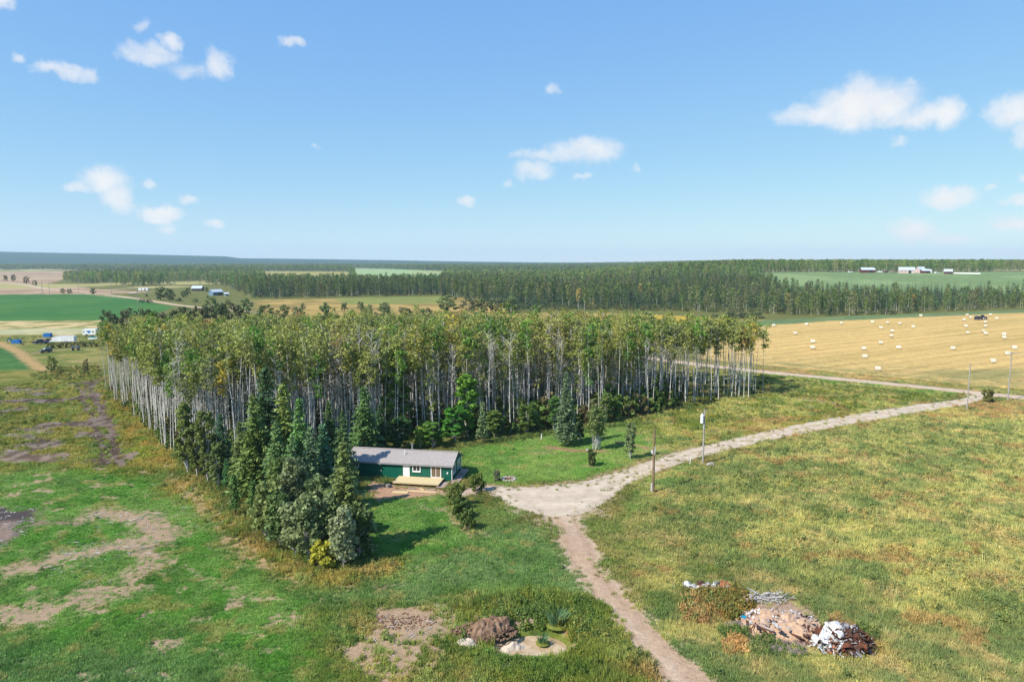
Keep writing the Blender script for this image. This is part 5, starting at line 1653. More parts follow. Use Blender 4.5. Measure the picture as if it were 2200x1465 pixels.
def bale_mesh():
    n = 20; prof = [(-.8, .62), (-.78, .73), (-.7, .77), (-.3, .785), (.3, .785), (.7, .77), (.78, .73), (.8, .62)]
    vs = []; fs = []
    for x_, r_ in prof:
        for k in range(n):
            a = 6.28318 * k / n; zz = math.sin(a) * r_
            vs.append((x_, math.cos(a) * r_, max(zz, -.74)))
    for i in range(len(prof) - 1):
        for k in range(n): fs.append((i * n + k, i * n + (k + 1) % n, (i + 1) * n + (k + 1) % n, (i + 1) * n + k))
    fs.append(tuple(range(n))); fs.append(tuple(range((len(prof) - 1) * n + n - 1, (len(prof) - 1) * n - 1, -1)))
    me = bpy.data.meshes.new('hay_bale'); me.from_pydata(vs, [], fs); me.materials.append(WRAP); me.materials.append(STRAW)
    mi = [0] * len(fs); mi[-1] = mi[-2] = 1
    for i in range(n): mi[i] = 1; mi[(len(prof) - 2) * n + i] = 1
    me.polygons.foreach_set('material_index', mi); me.update()
    return me


BALE = bale_mesh()
rg = random.Random(5)
for cx, cy, lab in [
    (962, 1050, 'white-wrapped bale closest to the gravel road, alone at the near edge of the stubble'), (852, 944, 'bale behind and left of the one closest to the road'),
    (844, 876, 'bale directly behind the left-hand bale of the near group, in line with it'), (1141, 866, 'single bale right of centre in the near half of the field'),
    (987, 826, 'bale just left of and behind the single centre bale'), (1077, 766, 'lower bale of the close pair in mid-field'), (1085, 724, 'upper bale of the close pair in mid-field'),
    (990, 696, 'bale a little left of and above the mid-field pair'), (1265, 688, 'bale alone right of the mid-field pair'), (920, 648, 'left bale of the three in a row at mid-field back'),
    (1045, 652, 'middle bale of the three in a row at mid-field back'), (1148, 660, 'right bale of the three in a row at mid-field back'), (656, 657, 'bale near the green strip, third from the field\'s left end'),
    (365, 667, 'bale near the green strip, second from the field\'s left end'), (88, 676, 'bale at the far left end of the field beside the green strip'), (266, 744, 'bale below the two leftmost ones, above the aspen tops'),
    (416, 815, 'upper bale of the stacked-looking pair at the left of the field'), (413, 866, 'lower bale of the stacked-looking pair at the left of the field'), (1328, 592, 'bale at the far edge of the field, below the trees, left of the tractor'),
    (1690, 628, 'bale left of and below the tractor'), (1719, 586, 'farthest bale left of the tractor at the field edge'), (1749, 608, 'bale just in front of the farthest one left of the tractor'),
    (1806, 614, 'bale standing right at the left side of the tractor and baler'), (1913, 584, 'bale at the field edge right behind the tractor'), (1968, 616, 'bale right of the tractor'), (1870, 646, 'bale just below the tractor'),
    (1871, 682, 'second bale below the tractor in a straight line'), (1707, 682, 'bale left of the straight line below the tractor'), (1720, 740, 'bale lowest on the left below the tractor'),
    (1853, 724, 'left bale of the close pair farther below the tractor'), (1873, 746, 'right bale of the close pair farther below the tractor'), (2030, 752, 'upper bale of the touching pair near the right edge'),
    (2030, 780, 'lower bale of the touching pair near the right edge'), (1598, 872, 'lone bale in the wide gap right of centre'), (2117, 868, 'bale farthest to the right, above the crossarm pole'),
    (2058, 918, 'bale partly behind the top of the crossarm pole'), (1932, 984, 'big near bale between the two poles at the junction')]:
    p = G(1640 + cx / 3.929, 530 + cy / 3.929)
    o = link('hay_bale', BALE, None, p + Vector((0, 0, .74)), -.28 + rg.uniform(-.25, .25))
    o.scale = (rg.uniform(.95, 1.08),) * 3
    tag(o, lab, 'hay bale', 'round bales on the stubble field')

DARK = mat('dark_paint', (.025, .03, .04), .35, .2, spec=.5)
TYRE = mat('tyre', (.02, .02, .02), .8, .2)
RUSTY = mat('rust', lin((140, 84, 58)) / KALB, .9, col2=lin((84, 52, 40)) / KALB, scale=2.2, bump=.3)


def wheel(parent, x, y, r, w, rim=WHITE):
    a = link('wheel', None, parent, (x, y, r))
    MB().tube([(0, -w / 2, 0), (0, -w * .4, 0), (0, w * .4, 0), (0, w / 2, 0)], [r * .9, r, r, r * .9], 16).build('tyre', TYRE, a)
    MB().tube([(0, -w / 2 - .012, 0), (0, w / 2 + .012, 0)], r * .52, 12).build('rim', rim, a)


p = G(2111, 687)
tr_ = empty('tractor', p, .2); tag(tr_, 'dark blue tractor working at the far edge of the stubble field', 'tractor')
BLUE_P = mat('tractor_blue', lin((44, 62, 104)) / KALB, .4, .1)
MB().box(1.5, 0, 1.35, 2.4, .9, .9, taper=.9).build('hood', BLUE_P, tr_)
c = MB().box(-.3, 0, 1.2, 1.5, 1.4, .7).box(-.3, 0, 2.85, 1.6, 1.5, .12).build('cab', BLUE_P, tr_)
MB().box(-.3, 0, 2.15, 1.4, 1.3, 1.25, taper=.95).build('cab_glass', GLASS, c)
MB().tube([(1.6, .35, 1.7), (1.6, .35, 2.6)], .06, 8).build('exhaust', STEEL, tr_)
for sx, r_, w_ in ((-.6, .95, .6), (2.1, .62, .45)):
    for sy in (-1, 1): wheel(tr_, sx, sy * .95, r_, w_)
p = G(2099.5, 687.5)
b_ = empty('baler', p, .2); tag(b_, 'dark round baler hitched behind the tractor', 'baler')
MB().prism([(-1.3, .6), (-1.0, 2.0), (-.2, 2.5), (.7, 2.3), (1.2, 1.2), (1.0, .6)], -1.1, 1.1).build('body', DARK, b_)
MB().tube([(1.0, 0, .7), (2.6, 0, .6)], .09, 6).build('drawbar', STEEL, b_)
for sy in (-1, 1): wheel(b_, -.2, sy * 1.3, .5, .4)

# ------------------------------------------------------------------ farmyard on the left
TARP = mat('blue_tarp', lin((20, 128, 214)) / KALB, .5, var=.15, scale=1.2, bump=.5, spec=.4)
TEAL = mat('teal_paint', lin((64, 150, 160)) / KALB, .5, .1)
DGREY = mat('grey_paint', lin((120, 124, 132)) / KALB, .5, .1)
TENTM = mat('tent_fabric', lin((60, 92, 96)) / KALB, .7, .2)


def vehicle(name, p, rz, lab, cat, L_, W_, Hb, Hc, c0, c1, paint_, bed=False, glass=GLASS):
    """Car or pickup, nose towards +x."""
    o = empty(name, p, rz); tag(o, lab, cat)
    w = W_ / 2
    MB().prism([(-L_ / 2, .45), (-L_ / 2, Hb), (c1, Hb + .02), (L_ / 2 - .25, Hb - .04), (L_ / 2, Hb - .25), (L_ / 2, .45)], -w, w).build('body', paint_, o)
    cb = MB().prism([(c0 - .1, Hb), (c0, Hc), (c1 - .55, Hc), (c1, Hb)], -w * .9, w * .9).build('cab', paint_, o)
    MB().prism([(c1 - .50, Hc - .06), (c1 - .04, Hb + .08), (c1 + .0, Hb + .08), (c1 - .46, Hc - .06)], -w * .8, w * .8).build('windscreen', glass, cb)
    for sy in (-1, 1): MB().prism([(c0 + .1, Hb + .08), (c0 + .12, Hc - .1), (c1 - .62, Hc - .1), (c1 - .2, Hb + .08)], sy * w * .9 - .012, sy * w * .9 + .012).build('side_window', glass, cb)
    for sx in (-L_ * .31, L_ * .31):
        for sy in (-1, 1): wheel(o, sx, sy * (w - .12), .4, .26, STEEL)
    for sy in (-1, 1): MB().box(L_ / 2, sy * w * .68, Hb - .3, .06, .3, .18).build('headlight', WHITE, o)
    return o


vehicle('pickup_truck', G(87, 738.5), R(188), 'dark blue pickup truck parked with its nose to the left in the farmyard', 'pickup truck', 5.6, 2.0, 1.15, 1.95, -.6, 1.2, mat('navy_paint', lin((40, 52, 84)) / KALB, .35, .1))
o = empty('flatbed_trailer', G(105, 736.5), R(8)); tag(o, 'low trailer heaped with scrap between the pickup and the white stock trailer', 'trailer')
MB().box(0, 0, .75, 4.6, 2.0, .14).build('deck', DARK, o)
ld = MB(); r = random.Random(8)
for k in range(26): ld.mi = k % 3; ld.box(r.uniform(-2, 1.4), r.uniform(-.8, .8), .95 + r.random() * .8 * (1 - abs(k % 7 - 3) / 6), r.uniform(.4, 1.1), r.uniform(.3, .8), r.uniform(.2, .5), Euler((r.uniform(-.4, .4), r.uniform(-.5, .5), r.random() * 3)))
ld.build('load', [RUSTY, OLDWOOD, DARK], o)
for sx in (-.5, .5):
    for sy in (-1, 1): wheel(o, sx, sy * .95, .36, .22, STEEL)
vehicle('off_roader', G(98.5, 757.5), R(238), 'boxy dark off-road car facing the viewer below the pickup truck', 'car', 4.0, 1.9, 1.2, 1.95, -1.9, .7, mat('olive_paint', lin((72, 76, 72)) / KALB, .4, .1), glass=mat('pale_glass', (.25, .28, .28), .15, .2))
# white livestock trailer with open slats
p = G(139, 736)
o = empty('stock_trailer', p, R(6)); tag(o, 'long white livestock trailer with open slatted sides in the farmyard', 'trailer')
Ls, Ws, Hs = 9.0, 2.4, 2.9
MB().box(0, 0, .62, Ls, Ws, .16).build('floor', WHITE, o)
for sy in (-1, 1):
    for k in range(6): MB().box(.9, sy * Ws / 2, .95 + k * .36, Ls - 1.8, .05, .2).build('slat', WHITE, o)
    for k in range(11): MB().box(-3.4 + k * .77, sy * (Ws / 2 + .04), 1.75, .09, .05, 2.2).build('upright', WHITE, o)
    MB().prism([(-Ls / 2, .7), (-Ls / 2, 2.5), (-2.2, 2.7), (-2.2, .7)], sy * Ws / 2 - .03, sy * Ws / 2 + .03).build('side_panel', WHITE, o)
    for sx in (.6, 1.6): wheel(o, sx, sy * (Ws / 2 - .05), .4, .24, STEEL)
rib = MB()
for k in range(9): rib.tube([(-3.2 + k * .9, -Ws / 2, 2.85), (-3.2 + k * .9, -Ws * .3, 3.12), (-3.2 + k * .9, Ws * .3, 3.12), (-3.2 + k * .9, Ws / 2, 2.85)], .05, 5)
rib.tube([(-3.2, 0, 3.14), (4.0, 0, 3.14)], .05, 5).build('roof_bow', WHITE, o)
MB().prism([(-4.5, .55), (-6.8, .35), (-6.8, .5), (-4.5, 1.5)], -.8, .8).build('ramp', WHITE, o)
MB().box(4.45, 0, 1.75, .08, Ws, 2.2).build('tailgate', WHITE, o)
# white camper with a blue tarp
p = G(195, 721)
o = empty('camper_trailer', p, R(4)); tag(o, 'white camper trailer with a blue tarp patch, beside the first aspens', 'camper')
MB().prism([(-3.0, .5), (-3.1, 2.6), (-2.7, 3.1), (2.8, 3.15), (3.1, 2.7), (2.9, .5)], -1.25, 1.25).build('body', WHITE, o)
MB().prism([(-1.4, 2.5), (.9, 2.4), (-.1, 1.1)], -1.30, -1.255).build('tarp_patch', TARP, o)
MB().box(1.8, -1.27, 2.0, .8, .05, .6).build('window', GLASS, o); MB().box(-2.4, -1.27, 2.0, .6, .05, .5).build('window', GLASS, o)
MB().box(-1.2, -1.27, .55, .9, .05, .5).build('hatch', DARK, o)
for sy in (-1, 1): wheel(o, .3, sy * 1.1, .38, .24, STEEL)
p = G(201.5, 731.5)
o = empty('boat_on_trailer', p, R(3)); tag(o, 'small white and teal boat on a trailer in front of the camper', 'boat')
MB().prism([(-2.1, 1.25), (-1.9, .7), (1.7, .6), (2.4, 1.3)], -.9, .9).build('hull', WHITE, o)
MB().prism([(-2.1, 1.27), (-2.0, 1.6), (.4, 1.75), (2.2, 1.32)], -.85, .85).build('cover', TEAL, o)
for sy in (-1, 1): wheel(o, -.3, sy * .85, .32, .2, STEEL)


def tarped(px, by, L_, W_, H_, lab, rz=.1):
    o = empty('tarped_stack', G(px, by), rz); tag(o, lab, 'tarp', 'stacks under blue tarps')
    pr = [(-L_ / 2 - .08, 0), (-L_ / 2, H_ * .85), (-L_ * .4, H_), (L_ * .4, H_ * .97), (L_ / 2, H_ * .82), (L_ / 2 + .06, .1)]
    MB().prism(pr, -W_ / 2, W_ / 2).build('tarp', TARP, o)
    MB().tube([(-L_ * .2, -W_ / 2 - .02, .05), (-L_ * .2, -W_ / 2 - .02, H_), (-L_ * .2, W_ / 2, H_ + .02)], .03, 4).tube([(L_ * .25, -W_ / 2 - .02, .05), (L_ * .25, -W_ / 2 - .02, H_), (L_ * .25, W_ / 2, H_ + .02)], .03, 4).build('rope', STEEL, o)
    MB().box(0, 0, .06, L_ + .3, W_ + .3, .1).build('pallet', OLDWOOD, o)


tarped(103, 724.5, 3.0, 2.2, 1.9, 'stack under a blue tarp just behind the pickup and trailer')
tarped(36.5, 738.5, 2.9, 2.2, 1.75, 'stack under a blue tarp at the left end of the farmyard')
o = empty('tent', G(21, 733), .4); tag(o, 'small grey-green tent left of the blue tarped stack', 'tent')
MB().add([(-1.1, -1, 0), (1.1, -1, 0), (1.1, 1, 0), (-1.1, 1, 0), (-.25, -.1, 1.5), (.25, .1, 1.5)], [(3, 2, 1, 0), (0, 1, 5, 4), (1, 2, 5), (2, 3, 4, 5), (3, 0, 4)]).build('canopy', TENTM, o)
MB().prism([(-.35, .02), (0, .9), (.35, .02)], -1.02, -.72).build('entrance', WHITE, o)
o = empty('truck_canopy', G(163, 753), R(12)); tag(o, 'grey truck canopy on dark legs below the hedge', 'canopy')
MB().prism([(-1.5, 1.15), (-1.35, 1.75), (1.35, 1.8), (1.5, 1.2)], -.8, .8).build('shell', DGREY, o)
for sx in (-1, 1): MB().box(sx * .95, 0, .57, .5, 1.2, 1.15).build('support', DARK, o)
# mid-left farmstead
LROOF = mat('pale_metal_roof', lin((222, 232, 240)) / KALB, .4, .04, metal=.1)
BWALL = mat('blue_grey_wall', lin((120, 150, 168)) / KALB, .7, .08)
RED = mat('barn_red', lin((120, 62, 62)) / KALB, .8, .12)
BROWNW = mat('brown_wall', lin((96, 84, 76)) / KALB, .8, .15)


def barn(name, p, rz, L_, W_, Hw, Hr, wallm, roofm, lab, cat, opening=None, lean=False):
    """Gabled farm building, ridge along local x; doors and windows on the near side."""
    o = empty(name, p, rz); tag(o, lab, cat)
    MB().prism([(-W_ / 2, 0), (-W_ / 2, Hw), (0, Hr), (W_ / 2, Hw), (W_ / 2, 0)], -L_ / 2, L_ / 2, 'x').build('wall', wallm, o)
    rf = MB(); t = .22; ov = .5; s = (Hr - Hw) / (W_ / 2)
    for sg in (-1, 1):
        a = [(0, Hr + .03), (sg * (W_ / 2 + ov), Hw - s * ov + .03), (sg * (W_ / 2 + ov), Hw - s * ov + .03 + t), (0, Hr + .03 + t)]
        rf.prism(a if sg < 0 else a[::-1], -L_ / 2 - ov, L_ / 2 + ov, 'x')
    rf.build('roof', roofm, o)
    MB().box(L_ * .2, -W_ / 2 - .03, Hw * .4, min(3.2, L_ * .3), .08, Hw * .8).build('door', opening or DARK, o)
    for k in (-.3, -.1): MB().box(L_ * k, -W_ / 2 - .03, Hw * .55, 1.2, .08, .9).build('window', GLASS, o)
    MB().box(L_ / 2 + .03, 0, Hw * .42, .08, min(3, W_ * .5), Hw * .8).build('end_door', opening or DARK, o)
    return o


barn('metal_roof_house', G(425, 625), R(4), 11.5, 8, 3.2, 6.0, BROWNW, LROOF, 'house with a bright pale metal roof among the bushes in the distance', 'house')
barn('grey_barn', G(464, 634.5), R(52), 11, 9, 3.6, 6.0, BWALL, LROOF, 'blue-grey barn with a white roof and dark opening at the distant farmstead', 'barn')  # dark door panels stand in for the shade inside its opening
o = empty('white_trailer_home', G(309, 625), R(3)); tag(o, 'long white trailer home on the dry grass in the distance', 'trailer home')
MB().prism([(-5.5, .5), (-5.5, 3.1), (-4.9, 3.4), (5.2, 3.4), (5.5, 3.0), (5.5, .5)], -1.6, 1.6).build('body', WHITE, o); MB().box(2.2, -1.63, 1.8, 1.8, .06, 1.6).build('window', GLASS, o); MB().box(-2, -1.63, 1.9, 1.0, .06, 2.0).build('door', DGREY, o)
o = empty('open_shelter', G(286, 634), R(3)); tag(o, 'low open shelter with a white roof beside the green crop field', 'shelter')
MB().prism([(-3.8, 2.1), (3.8, 2.3), (3.8, 2.5), (-3.8, 2.35)], -2, 2).build('roof', WHITE, o)
for sx in (-3.4, 0, 3.4):
    for sy in (-1.7, 1.7): MB().box(sx, sy, 1.05, .2, .2, 2.1).build('post', DARK, o)
vehicle('parked_truck', G(315, 637), R(-60), 'dark truck parked between the shelter and the bushes', 'truck', 5.2, 2.0, 1.3, 2.3, -.4, 1.3, DARK)
barn('garden_shed', G(487, 636), R(20), 4, 3.5, 2.4, 3.4, WHITE, LROOF, 'small white shed half hidden by trees right of the grey barn', 'shed')
# hill farm on the right
PINKW = mat('pale_barn_wall', lin((232, 206, 200)) / KALB, .8, .06)
barn('red_barn', G(1863, 586), R(-8), 17, 9, 4.0, 6.8, RED, LROOF, 'red barn with a white roof at the left end of the hill farm', 'barn')
barn('big_barn', G(1947, 587), R(-25), 18, 12, 4.2, 7.8, PINKW, LROOF, 'largest pale barn in the middle of the hill farm', 'barn')
barn('storage_barn', G(1977, 586.5), R(10), 9, 9, 4.5, 8.0, PINKW, LROOF, 'tall pale building right beside the largest barn', 'barn')
barn('low_barn', G(1988, 587), R(-12), 10, 7, 3.2, 5.2, RED, LROOF, 'low building with a pale roof right of the tall pale one', 'barn')
barn('small_red_barn', G(2037, 588.5), R(-35), 9, 7, 3.2, 5.8, RED, LROOF, 'small red barn standing alone at the right of the hill farm', 'barn')
o = empty('storage_tank', G(1999, 586)); tag(o, 'white rounded storage tank right of the low pale-roofed building', 'tank')
MB().tube([(0, 0, 0), (0, 0, 3.2), (0, 0, 4.0), (0, 0, 4.3)], [1.9, 1.9, 1.3, .3], 14).build('shell', WHITE, o); MB().tube([(0, 0, 4.2), (0, 0, 4.6)], .3, 8).build('cap', STEEL, o)
vehicle('farm_truck', G(2013, 587.5), R(200), 'white truck parked between the tank and the small red barn', 'truck', 6, 2.3, 1.5, 2.6, -.4, 1.5, WHITE)
vehicle('white_van', G(1827, 586), R(185), 'white van parked left of the red barn on the hill', 'van', 6, 2.2, 1.4, 2.7, -2.6, 2.0, WHITE)
for k, (px, lab) in enumerate([(1890, 'white machine parked just right of the red barn'), (1903, 'brown wagon between the red barn and the largest barn'), (1914, 'pale wagon left of the largest barn'), (1922, 'low pale wagon against the largest barn')]):
    o = empty('farm_wagon', G(px, 586.5), R(10 * k)); tag(o, lab, 'wagon', 'wagons at the hill farm')
    MB().prism([(-2.6, .8), (-3, 2.4 - .3 * k), (3, 2.4 - .3 * k), (2.6, .8)], -1.2, 1.2).build('box', [WHITE, RED, PINKW, PINKW][k], o)
    for sx in (-1.6, 1.6):
        for sy in (-1, 1): wheel(o, sx, sy * 1.1, .5, .3)
a, b = G(2043, 588.5), G(2107, 590.5)
o = empty('wrapped_bale_row', a, math.atan2(b.y - a.y, b.x - a.x)); tag(o, 'long low white row of wrapped bales right of the small red barn', 'bale row')
L_ = (b - a).length
for k in range(28):
    w = link('wrapped_bale', None, o); w = MB().tube([(k * L_ / 28, 0, .75), ((k + .97) * L_ / 28, 0, .75)], .8, 10).build('wrapped_bale', WHITE, o) if True else w
for ob in [x for x in o.children if x.type == 'EMPTY']: bpy.data.objects.remove(ob)

# ------------------------------------------------------------------ bushes and lone trees of the middle distance
MIDT = [Kind('mid_tree', broad_shape(8, 6.5, 660 + i, base=.06, leaf=.62, n=520, lobes=18), BARK_D, LEAF) for i in range(3)]


def far_plant(name, px, by, ty, w, col, lab, cat, grp, k, kinds=None, h0=8, w0=6.5):
    p, h = by_px(px, by, ty)
    plant((kinds or MIDT)[k % 3], name, p, k * 1.7, (w / w0, w / w0, h / h0), lc(col), lab, cat, grp)


GB = 'dark trees of the shelterbelt behind the grove'
for k, (px, by, ty, w) in enumerate([(232, 722, 668, 7), (250, 730, 676, 6), (276, 728, 664, 8), (303, 728, 664, 8), (330, 727, 666, 8), (352, 728, 672, 7), (378, 726, 663, 8), (402, 726, 662, 8), (428, 724, 660, 8), (452, 724, 656, 9), (478, 722, 654, 9), (505, 722, 652, 9), (527, 720, 662, 7)]):
    far_plant('shelterbelt_tree', px, by, ty, w, [(84, 92, 58), (74, 88, 52), (92, 92, 62)][k % 3], ['dark round tree at the left end of the shelterbelt, above the camper', 'second tree of the shelterbelt from its left end', 'third shelterbelt tree from its left end', 'fourth shelterbelt tree from its left end', 'fifth shelterbelt tree from its left end, below the crop field', 'lower shelterbelt tree in the dip right of the crop field corner', 'seventh shelterbelt tree from its left end', 'middle shelterbelt tree below the pale road', 'shelterbelt tree just right of the pale road end', 'tall shelterbelt tree left of the two at the right end', 'tallest dark green shelterbelt tree', 'bushy shelterbelt tree next to the tallest', 'small last tree at the right end of the shelterbelt'][k], 'tree', GB, k)
GM = 'lone trees and bushes of the middle distance'
for k, (px, by, ty, w, col, lab) in enumerate([
    (455, 672, 637, 10, (108, 124, 72), 'loose pale green tree left of the road bend, before the grey barn'), (530, 672, 641, 9, (108, 124, 72), 'pale green tree right of the road bend'), (490, 655, 643, 5, (96, 112, 66), 'bush before the grey barn'),
    (345, 645, 616, 13, (92, 104, 66), 'broad dark tree beside the open shelter'), (365, 646, 620, 10, (86, 100, 62), 'dark tree right of the broad one by the shelter'), (395, 640, 625, 7, (84, 100, 60), 'dark bushy tree left of the pale-roofed house'), (404, 634, 618, 6, (80, 96, 60), 'dark tree touching the pale-roofed house'),
    (444, 628, 617, 5, (90, 106, 64), 'green tree between the pale-roofed house and the grey barn'), (305, 650, 642, 6, (88, 100, 62), 'low dark bush by the pale road at the crop field'), (320, 651, 643, 6, (88, 100, 62), 'low dark bush just right of the one by the pale road'), (385, 648, 640, 6, (84, 98, 60), 'round bush on the dry grass before the farmstead'), (420, 650, 641, 6, (96, 108, 70), 'round bush right of the one before the farmstead'),
    (12, 604, 591, 9, (112, 100, 70), 'brownish round tree farthest left on the tan field'), (29, 605, 590, 9, (90, 96, 66), 'dark round tree second from left on the tan field'), (57, 610, 594, 10, (104, 90, 66), 'dark round tree third from left on the tan field'), (75, 614, 602, 7, (104, 100, 76), 'small bush right of the round trees on the tan field'),
    (135, 631, 620, 6, (96, 100, 62), 'bush at the corner of the crop field by the road'), (150, 631, 621, 6, (86, 96, 58), 'second bush at the corner of the crop field'), (200, 633, 619, 7, (86, 94, 60), 'dark bush at the top edge of the crop field'),
    (700, 670, 650, 5, (84, 104, 62), 'small pointed tree on the golden grass, left of the pair'), (651, 666, 652, 4, (70, 92, 58), 'tiny dark tree at the left of the golden grass'), (740, 668, 650, 6, (84, 104, 60), 'left tree of the pair on the golden grass'), (775, 666, 648, 6, (90, 106, 64), 'right tree of the pair on the golden grass'), (827, 674, 650, 8, (96, 112, 66), 'grey-green tree at the right end of the golden grass'),
    (570, 690, 655, 11, (92, 108, 62), 'broad dark bush rising behind the grove, left of centre'), (610, 690, 656, 9, (112, 120, 72), 'olive tree behind the grove beside the broad dark bush'), (640, 692, 660, 9, (108, 118, 70), 'olive bush behind the grove'), (700, 692, 656, 10, (100, 116, 66), 'green tree behind the grove under the small pointed tree'), (790, 690, 656, 9, (112, 122, 74), 'pale olive tree behind the grove'), (825, 690, 655, 11, (104, 114, 70), 'large olive tree behind the grove, right of centre'), (870, 686, 660, 11, (96, 104, 70), 'brownish bush behind the grove'), (915, 682, 662, 10, (104, 106, 74), 'low brownish bush left of the willow'),
    (962, 672, 634, 15, (100, 116, 68), 'big round willow at the end of the hay meadow'), (1008, 672, 640, 13, (104, 108, 76), 'grey-brown willow right of the big round one'), (1035, 672, 642, 12, (98, 110, 70), 'willow third from left at the hay meadow'), (1065, 672, 640, 13, (100, 110, 74), 'willow fourth from left at the hay meadow'), (1095, 672, 638, 13, (96, 112, 66), 'willow at the right end of the row by the hay meadow'),
    (1570, 686, 670, 10, (88, 100, 70), 'dark willow bush at the left of the green strip'), (1598, 684, 672, 9, (84, 98, 66), 'middle dark willow bush at the green strip'), (1625, 684, 670, 10, (86, 100, 68), 'right dark willow bush at the green strip'), (1535, 684, 675, 6, (92, 104, 72), 'small bush on the golden weeds'),
    (112, 800, 765, 3.4, (112, 122, 62), 'thin young tree in the rough grass below the dark car'), (130, 806, 785, 2.5, (116, 120, 66), 'small thin sapling right of the young tree below the car'), (186, 806, 772, 2.2, (120, 116, 72), 'pale sapling standing alone left of the first aspens')]):
    far_plant('lone_tree', px, by, ty, w, col, lab, 'tree' if w > 5 else 'sapling', GM, k)
a, b = G(108, 748), G(215, 744)
for k in range(9):
    q = a.lerp(b, k / 8)
    plant(BUSH[k % 3], 'hedge_shrub', (q.x, q.y, 0), k * 1.1, (1.6, 1.3, .95), lc([(92, 104, 58), (112, 112, 60), (84, 96, 54)][k % 3]), ['leftmost shrub of the low hedge behind the truck canopy', 'second shrub of the low hedge from the left', 'third shrub of the low hedge from the left', 'fourth shrub of the low hedge from the left', 'middle shrub of the low hedge', 'sixth shrub of the low hedge from the left', 'hedge shrub above the truck canopy\'s right end', 'hedge shrub second from the aspens', 'hedge shrub nearest the first aspens'][k], 'shrub', 'shrubs of the low hedge in the farmyard', trunk='stems')

# ------------------------------------------------------------------ heaps on the right, spoil by the pond
SAND = mat('sandy_soil', lin((226, 188, 150)) / KALB, .95, col2=lin((188, 156, 134)) / KALB, scale=1.6, bump=.6, detail=9)
SPOIL = mat('dark_clay', lin((104, 78, 60)) / KALB, .95, col2=lin((178, 146, 118)) / KALB, scale=1.8, bump=.8, detail=9)


def heap(name, cpx, rx_, ry_, h, m, lab, seed, rz=0., steep=(0, 0), rough=.35, sub=None):
    c = G(*cpx); n = 64
    u = np.linspace(-1, 1, n); X, Y = np.meshgrid(u, u); r_ = np.hypot(X, Y)
    th = np.arctan2(Y, X)
    rj = r_ * (1 + .55 * (fbm(np.cos(th) * 1.6 + seed, np.sin(th) * 1.6, seed + 2) - .35))
    k = np.clip(1 - (rj + steep[0] * X * .3 + steep[1] * Y * .3) ** 2, 0, 1) ** .9
    x, y = X * rx_, Y * ry_
    ridge = 1 - np.abs(fbm(x / .9, y / .9, seed + 9) - .5) * 3.2
    z = h * k * (.45 + .9 * fbm(x / 1.1, y / 1.1, seed)) + rough * np.minimum(1, k * 3) * (fbm(x / .3, y / .3, seed + 5, 3) - .5) + rough * .5 * k * ridge
    z = np.where(r_ > .97, -.15, z - .03)
    i = (np.arange(n - 1)[:, None] * n + np.arange(n - 1)[None]).ravel()
    o = link(name, npmesh(name, np.column_stack([x.ravel(), y.ravel(), z.ravel()]), np.column_stack([i, i + 1, i + n + 1, i + n]), [m], smooth=False), None, c, rz)
    tag(o, lab, 'heap'); return o, c


heap('spoil_heap', (1040, 1356), 2.8, 1.4, .95, SPOIL, 'steep crumbling heap of dark clay on the left bank of the pond', 31, .5, (-1.2, .3), .75)
heap('spoil_heap', (1100, 1395), 1.6, .9, .45, mat('pale_sand', lin((222, 204, 182)) / KALB, .95, .12, 3, bump=.5), 'low mound of pale sand at the pond\'s near left side', 35, .3)
heap('spoil_heap', (1000, 1384), 1.2, .9, .5, mat('pale_sand', (0, 0, 0)), 'small pale mound in front of the dark clay heap', 37, .1)
heap('sand_heap', (1668, 1340), 4.2, 2.9, 1.0, SAND, 'broad heap of pinkish sand between the branches and the scrap metal', 41, -.25, (-.5, .3), .5)
heap('ash_heap', (1590, 1345), 1.6, .9, .3, mat('dark_ash', lin((130, 116, 110)) / KALB, .95, .25, 3, bump=.6), 'low grey mound left of the sand heap', 43, -.2)
heap('ash_heap', (1690, 1400), 2.0, .9, .35, mat('dark_ash', (0, 0, 0)), 'low grey mound below the sand heap', 47, -.2)
WSHEET = mat('white_sheet_metal', lin((232, 230, 226)) / 1.45, .5, .08, 2.5)
GSHEET = mat('grey_scrap', lin((170, 168, 168)) / KALB, .5, .25, 3)
RUST2 = mat('dark_rust', lin((104, 74, 60)) / KALB, .9, .35, 4, bump=.3)
BROWN = mat('brown_board', lin((186, 120, 86)) / KALB, .8, .2, 3)


def sheet_mesh(seed, m):
    """Crumpled sheet of metal with thickness."""
    r = np.random.default_rng(seed); n = 7
    u = np.linspace(-.5, .5, n); X, Y = np.meshgrid(u, u)
    Z = .35 * np.sin(X * r.uniform(2, 5) + r.uniform(0, 6)) * np.cos(Y * r.uniform(1, 4) + r.uniform(0, 6)) + .12 * r.normal(size=X.shape)
    top = np.column_stack([X.ravel(), Y.ravel(), Z.ravel()]); bot = top - [0, 0, .05]
    i = (np.arange(n - 1)[:, None] * n + np.arange(n - 1)[None]).ravel()
    F = np.column_stack([i, i + 1, i + n + 1, i + n])
    ring = list(range(n)) + [k * n + n - 1 for k in range(1, n)] + [n * n - 2 - k for k in range(n - 1)] + [k * n for k in range(n - 2, 0, -1)]
    S_ = np.array([(ring[k], ring[k] + n * n, ring[(k + 1) % len(ring)] + n * n, ring[(k + 1) % len(ring)]) for k in range(len(ring))])
    return npmesh('scrap_sheet', np.vstack([top, bot]), [F, F[:, ::-1] + n * n, S_], [m])


